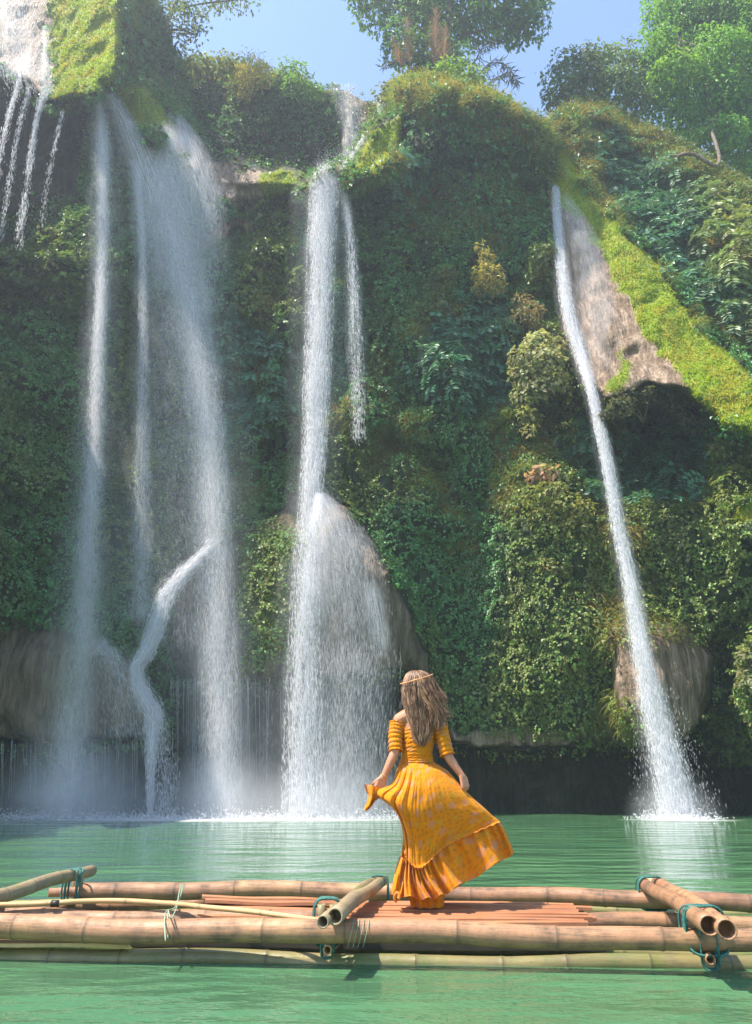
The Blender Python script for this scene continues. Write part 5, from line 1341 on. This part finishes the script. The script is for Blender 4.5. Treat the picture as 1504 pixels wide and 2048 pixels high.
for i in range(NT):
    cpts = A_[i, :10].reshape(5, 2); uv_ = catmull(cpts, NSK); dyL, dyR, bb, bf = A_[i, 10:]
    t = tS[i]
    s = sgrid
    warp = s + 0.03 * np.sin(2 * np.pi * s * 2)
    # long pleats that run from the waist down, strongest on the left half
    pl = np.abs(np.sin(np.pi * (8.0 * s ** 0.8 + 0.35 * t + 0.5 * np.sin(5 * s + 2.2 * t)))) ** 0.33
    amp = 0.060 * smoothstep(0.0, 0.22, t) * (0.10 + 0.90 * np.exp(-((s - 0.25) / 0.17) ** 2)) * (0.55 + 0.9 * vnoise(np.stack([10.0 * s ** 0.8, 0 * s + 3 * t, 0 * s], -1), 4)) + 0.004 * smoothstep(0, 0.05, t) * np.sin(s * 150)
    fold = -(pl - 0.6) * amp
    if t > seam - 0.012:
        q = (t - seam) / (1 - seam)
        ruf = np.sin(2 * np.pi * (20 * warp + 0.4 * np.sin(7 * s)))
        ruf2 = np.sin(2 * np.pi * (6.5 * warp + 0.2))
        fold = fold * 0.5 + 0.022 * ruf * (1 - 0.5 * max(q, 0)) * smoothstep(-0.05, 0.06, q) + 0.065 * ruf2 * max(q, 0)
    fold = fold + 0.010 * smoothstep(0.05, 0.3, t) * (fbm(np.stack([s * 14, 0 * s + t * 7, 0 * s], -1), 3, 3) - 0.5) * 2
    gather = -0.018 * math.exp(-((t - seam) / 0.010) ** 2) * (1 + 0.6 * np.sin(2 * np.pi * 38 * s))
    sh = np.sin(np.pi * s) ** 0.75
    dyb = dyL * (1 - s) + dyR * s - bb * sh + fold * np.minimum(1, 6 * sh) + gather
    vj = 3.0 * np.sin(2 * np.pi * (6.5 * warp + 0.1)) * max(0, (t - seam) / (1 - seam)) ** 1.5
    back_ = at(uv_[:, 0], uv_[:, 1] + vj, YB + dyb)
    fr = sgrid[1:-1][::-1]; shf = np.sin(np.pi * fr) ** 0.8
    uvf = uv_[1:-1][::-1]
    dyf = dyL * (1 - fr) + dyR * fr + bf * shf + 0.03 * np.sin(2 * np.pi * 9 * fr) * shf * min(1, t * 3)
    front = at(uvf[:, 0], uvf[:, 1], YB + dyf)
    ring = np.concatenate([back_, front]); rows.append(ring)
    wid = np.linalg.norm(np.diff(ring, axis=0, append=ring[:1]), axis=1)
    uvs.append(wid)
lenv = np.concatenate([[0], np.cumsum([np.linalg.norm(rows[i + 1][40:110] - rows[i][40:110], axis=1).mean() for i in range(NT - 1)])])
W1 = np.array([u.sum() for u in uvs])
sring = np.arange(len(rows[0])) / len(rows[0]) * 2
UVs = np.stack([np.stack([np.where(sring <= 1, sring, 2 - sring) * (0.35 + 0.55 * W1[i]) * 0.62, np.full(len(sring), lenv[i])], -1) for i in range(NT)])
ks = int(seam * (NT - 1))
skirt = loft('skirt', rows[:ks + 1], M_DRESS, woman, UVs[:ks + 1])
ruffle = loft('ruffle', [r_ + (np.array([0, 0.004, 0.0]) if i == 0 else 0) for i, r_ in enumerate(rows[ks:])], M_DRESS, skirt, UVs[ks:])
# stitched gathering along the seam
g_ = rows[ks][:NSK]
V, F = tube_arrays(g_ + np.stack([0 * sgrid, -0.010 + 0.004 * np.sin(sgrid * 240), 0.004 * np.sin(sgrid * 170)], 1), 0.0035, 5)
np_obj('gathered_trim', V, F, M_DRESS2, skirt)
# inner layer that reaches the deck
rows = []
for i, (u0, u1, v, d) in enumerate(catmull(np.array([(812, 876, 1700, 0.12), (812, 880, 1750, 0.12), (816, 884, 1785, 0.11), (824, 884, 1806, 0.10), (825, 884, 1819, 0.10)], float), 40)):
    a, b_ = W(u0, v, 0.02), W(u1, v, 0.02); c = (a + b_) / 2; h = np.linalg.norm(b_ - a) / 2
    fo = 0.014 * np.sin(th * 9 + i * 0.05) + 0.008 * np.sin(th * 21)
    z = np.maximum(c[2] + 0.008 * np.sin(th * 9 + 1), foot[2] + 0.004)
    rows.append(np.stack([c[0] + (h + fo) * np.cos(th), c[1] + (d + fo) * np.sin(th), z + 0 * th], 1))
o = loft('underskirt', rows, M_DRESS, woman)
# loose fold of cloth held out beyond the left hand, and the curled hem corner
def patch(name, grid_px, dys, parent, wav=0.02, nu=20, nv=24):
    G = np.array(grid_px, float); D = np.array(dys, float)
    A2 = np.array([np.concatenate([catmull(G[k], nu), np.interp(np.linspace(0, 1, nu), np.linspace(0, 1, len(D[k])), D[k])[:, None]], 1) for k in range(len(G))])
    B2 = np.array([catmull(A2[:, j], nv) for j in range(nu)]).transpose(1, 0, 2)
    s = np.linspace(0, 1, nu)[None, :]; t = np.linspace(0, 1, nv)[:, None]
    dy = B2[..., 2] + wav * np.sin(2 * np.pi * (1.6 * s + 0.5 * t)) + 0.3 * wav * np.sin(2 * np.pi * (4 * s - t))
    return loft(name, at(B2[..., 0], B2[..., 1], YB + dy), M_DRESS, parent, closed=False, uvs=np.stack([s * 0.12 + 0 * t, t * 0.18 + 0 * s], -1))
patch('skirt_fold', [[(728, 1569), (741, 1570), (758, 1576), (772, 1582)], [(732, 1582), (743, 1584), (757, 1588), (772, 1592)], [(737, 1594), (744, 1595), (753, 1597), (765, 1594)], [(730, 1612), (738, 1612), (746, 1605), (752, 1600)], [(728, 1618), (731, 1622), (737, 1619), (744, 1612)]],
      [[-0.12, -0.15, -0.13, -0.12]] * 5, woman, 0.025)
patch('skirt_fold', [[(800, 1712), (806, 1716), (812, 1722)], [(791, 1740), (800, 1748), (810, 1752)], [(785, 1768), (796, 1775), (806, 1780)], [(783, 1788), (792, 1792), (803, 1795)]], [[-0.08, -0.14, -0.12]] * 4, woman, 0.02)
V, F = tube_arrays(np.array([W(794, 1792, -0.16) + np.array([0.016 * math.cos(a) , 0.0, 0.022 * math.sin(a)]) + np.array([0, 0.004 * a, -0.003 * a]) for a in np.linspace(-1.2, 4.6, 24)]), np.linspace(0.012, 0.010, 24), 8)
np_obj('curled_hem', V, F, M_DRESS2, skirt)

# ---- hair
M_HAIR, nt, b = mat('brown_hair')
a = N(nt, 'ShaderNodeVertexColor', layer_name='tint'); nt.links.new(a.outputs[0], b.inputs['Base Color'])
b.inputs['Roughness'].default_value = 0.38; b.inputs['Specular IOR Level'].default_value = 0.3
hr = np.array([(826, 842, 1342, 0.0, 0.03), (815, 851, 1347, 0.0, 0.075), (809, 857, 1358, 0.0, 0.10), (806, 860, 1376, -0.005, 0.110), (807, 860, 1394, -0.015, 0.105), (812, 860, 1412, -0.035, 0.085), (818, 861, 1432, -0.065, 0.062), (825, 862, 1450, -0.088, 0.042), (831, 858, 1464, -0.105, 0.030), (837, 854, 1476, -0.115, 0.016), (842, 849, 1483, -0.12, 0.006)], float)
Hc = catmull(hr, 60); rows = []; t40 = np.linspace(0, 2 * np.pi, 80, endpoint=False)
for i, (u0, u1, v, dy, d) in enumerate(Hc):
    a_, b_ = W(u0, v, dy), W(u1, v, dy); c = (a_ + b_) / 2; h = np.linalg.norm(b_ - a_) / 2
    k = 1 + (0.05 * np.sin(t40 * 17 + 0.03 * i) + 0.03 * np.sin(t40 * 29 + i * 0.06)) * smoothstep(6, 25, i)
    yy = np.sin(t40) * d * k
    if i > 16: yy = np.where(yy > 0, yy * 0.55, yy)             # open towards the face and neck
    rows.append(np.stack([c[0] + h * k * np.cos(t40), c[1] + yy, c[2] + 0 * t40], 1))
rows = np.array(rows); tone = np.repeat(np.array([[0.06, 0.028, 0.018]]), rows.shape[0] * rows.shape[1], 0)
ii = np.arange(rows.shape[0] * 80).reshape(-1, 80); jj = np.roll(ii, -1, 1)
Fq = np.stack([ii[:-1], ii[1:], jj[1:], jj[:-1]], -1).reshape(-1, 4)
hair = np_obj('hair', rows.reshape(-1, 3), Fq, M_HAIR, woman, cols=tone * (0.8 + 0.4 * rng.random((len(tone), 1))))
tb_V, tb_F, tb_C, off = [], [], [], 0
NLOCK = 95
for q in range(NLOCK):
    side_ = rng.random()
    th0 = rng.uniform(math.pi * 1.0, math.pi * 2.0) if side_ < 0.85 else rng.uniform(-0.4, 0.3)
    wind = math.cos(th0) > 0.15 and rng.random() < 0.75
    n_ = 14; tt = np.linspace(0, 1, n_)
    i0 = rng.integers(2, 16); i1 = rng.integers(46, 59) if not wind else rng.integers(28, 44)
    g = rng.uniform(0.25, 1.0); f1, f2, p1, p2 = rng.uniform(5, 9), rng.uniform(8, 13), rng.uniform(0, 6), rng.uniform(0, 6)
    light = rng.random() ** 1.4; a1 = rng.uniform(0.009, 0.024); drift = rng.normal() * 0.25; ext = rng.random() * 0.05
    for w_ in range(13):
        th1 = th0 + rng.normal() * 0.07
        idx_ = np.linspace(max(1, i0 + rng.integers(-2, 3)), min(59, i1 + rng.integers(-4, 3)), n_).astype(int)
        j2 = ((th1 + drift * tt) / (2 * math.pi) * 80).astype(int) % 80
        P = rows[idx_, j2].copy(); c = rows[idx_].mean(1); P = c + (P - c) * (1.0 + 0.04 * rng.random() + 0.05 * tt[:, None] * rng.random())
        P[:, 2] -= ext * tt ** 2
        P[:, 0] += a1 * np.sin(tt * f1 + p1 + 0.15 * rng.normal()) * tt + 0.004 * rng.normal() * tt
        P[:, 1] += -0.002 + 0.6 * a1 * np.sin(tt * f2 + p2) * tt
        if wind:
            P[:, 0] += 0.15 * g * (0.7 + 0.4 * rng.random()) * tt ** 1.15; P[:, 2] += 0.05 * g * tt ** 2 - 0.02 * np.sin(tt * 5 + p1) * tt; P[:, 1] -= 0.03 * tt * rng.random()
        V, F = tube_arrays(catmull(P, 18), np.linspace(0.0028, 0.0007, 18) * rng.uniform(0.6, 1.5), 4, False)
        l2 = np.clip(light + 0.25 * rng.normal(), 0, 1)
        cc = np.array([0.065, 0.032, 0.02]) * (1 - l2) + np.array([0.38, 0.23, 0.135]) * l2
        tb_V.append(V); tb_F.append(F + off); tb_C.append(np.repeat(cc[None], len(V), 0)); off += len(V)
o = np_obj('hair_strands', np.concatenate(tb_V), np.concatenate(tb_F), M_HAIR, woman, cols=np.concatenate(tb_C)); o['kind'] = 'stuff'
M_BAND, nt, b = mat('braided_band'); b.inputs['Base Color'].default_value = (0.62, 0.30, 0.12, 1); b.inputs['Roughness'].default_value = 0.5
bc = (W(804, 1367, 0) + W(862, 1350, 0)) / 2; hx = np.linalg.norm(W(804, 1367, 0) - W(862, 1350, 0)) / 2; t_ = np.linspace(0, 2 * np.pi, 49)
ax_ = norm(W(862, 1350, 0) - W(804, 1367, 0))
V, F = tube_arrays(bc + ax_ * (hx * 1.10 * np.cos(t_))[:, None] + np.array([0, 0.136, 0.02]) * np.sin(t_)[:, None] + np.array([0, -0.003, 0]), 0.0042 + 0.0012 * np.sin(t_ * 40), 6, False)
np_obj('headband', V, F, M_BAND, woman)
t_ = np.linspace(0, 2 * np.pi, 25); wd = norm(wrL - elL); e1 = norm(np.cross(wd, np.array([0, 1.0, 0]))); e2 = np.cross(wd, e1)
V, F = tube_arrays(wrL - wd * 0.015 + 0.026 * (np.cos(t_)[:, None] * e1 + np.sin(t_)[:, None] * e2), 0.0028, 5, False)
np_obj('bracelet', V, F, M_BAND, woman)
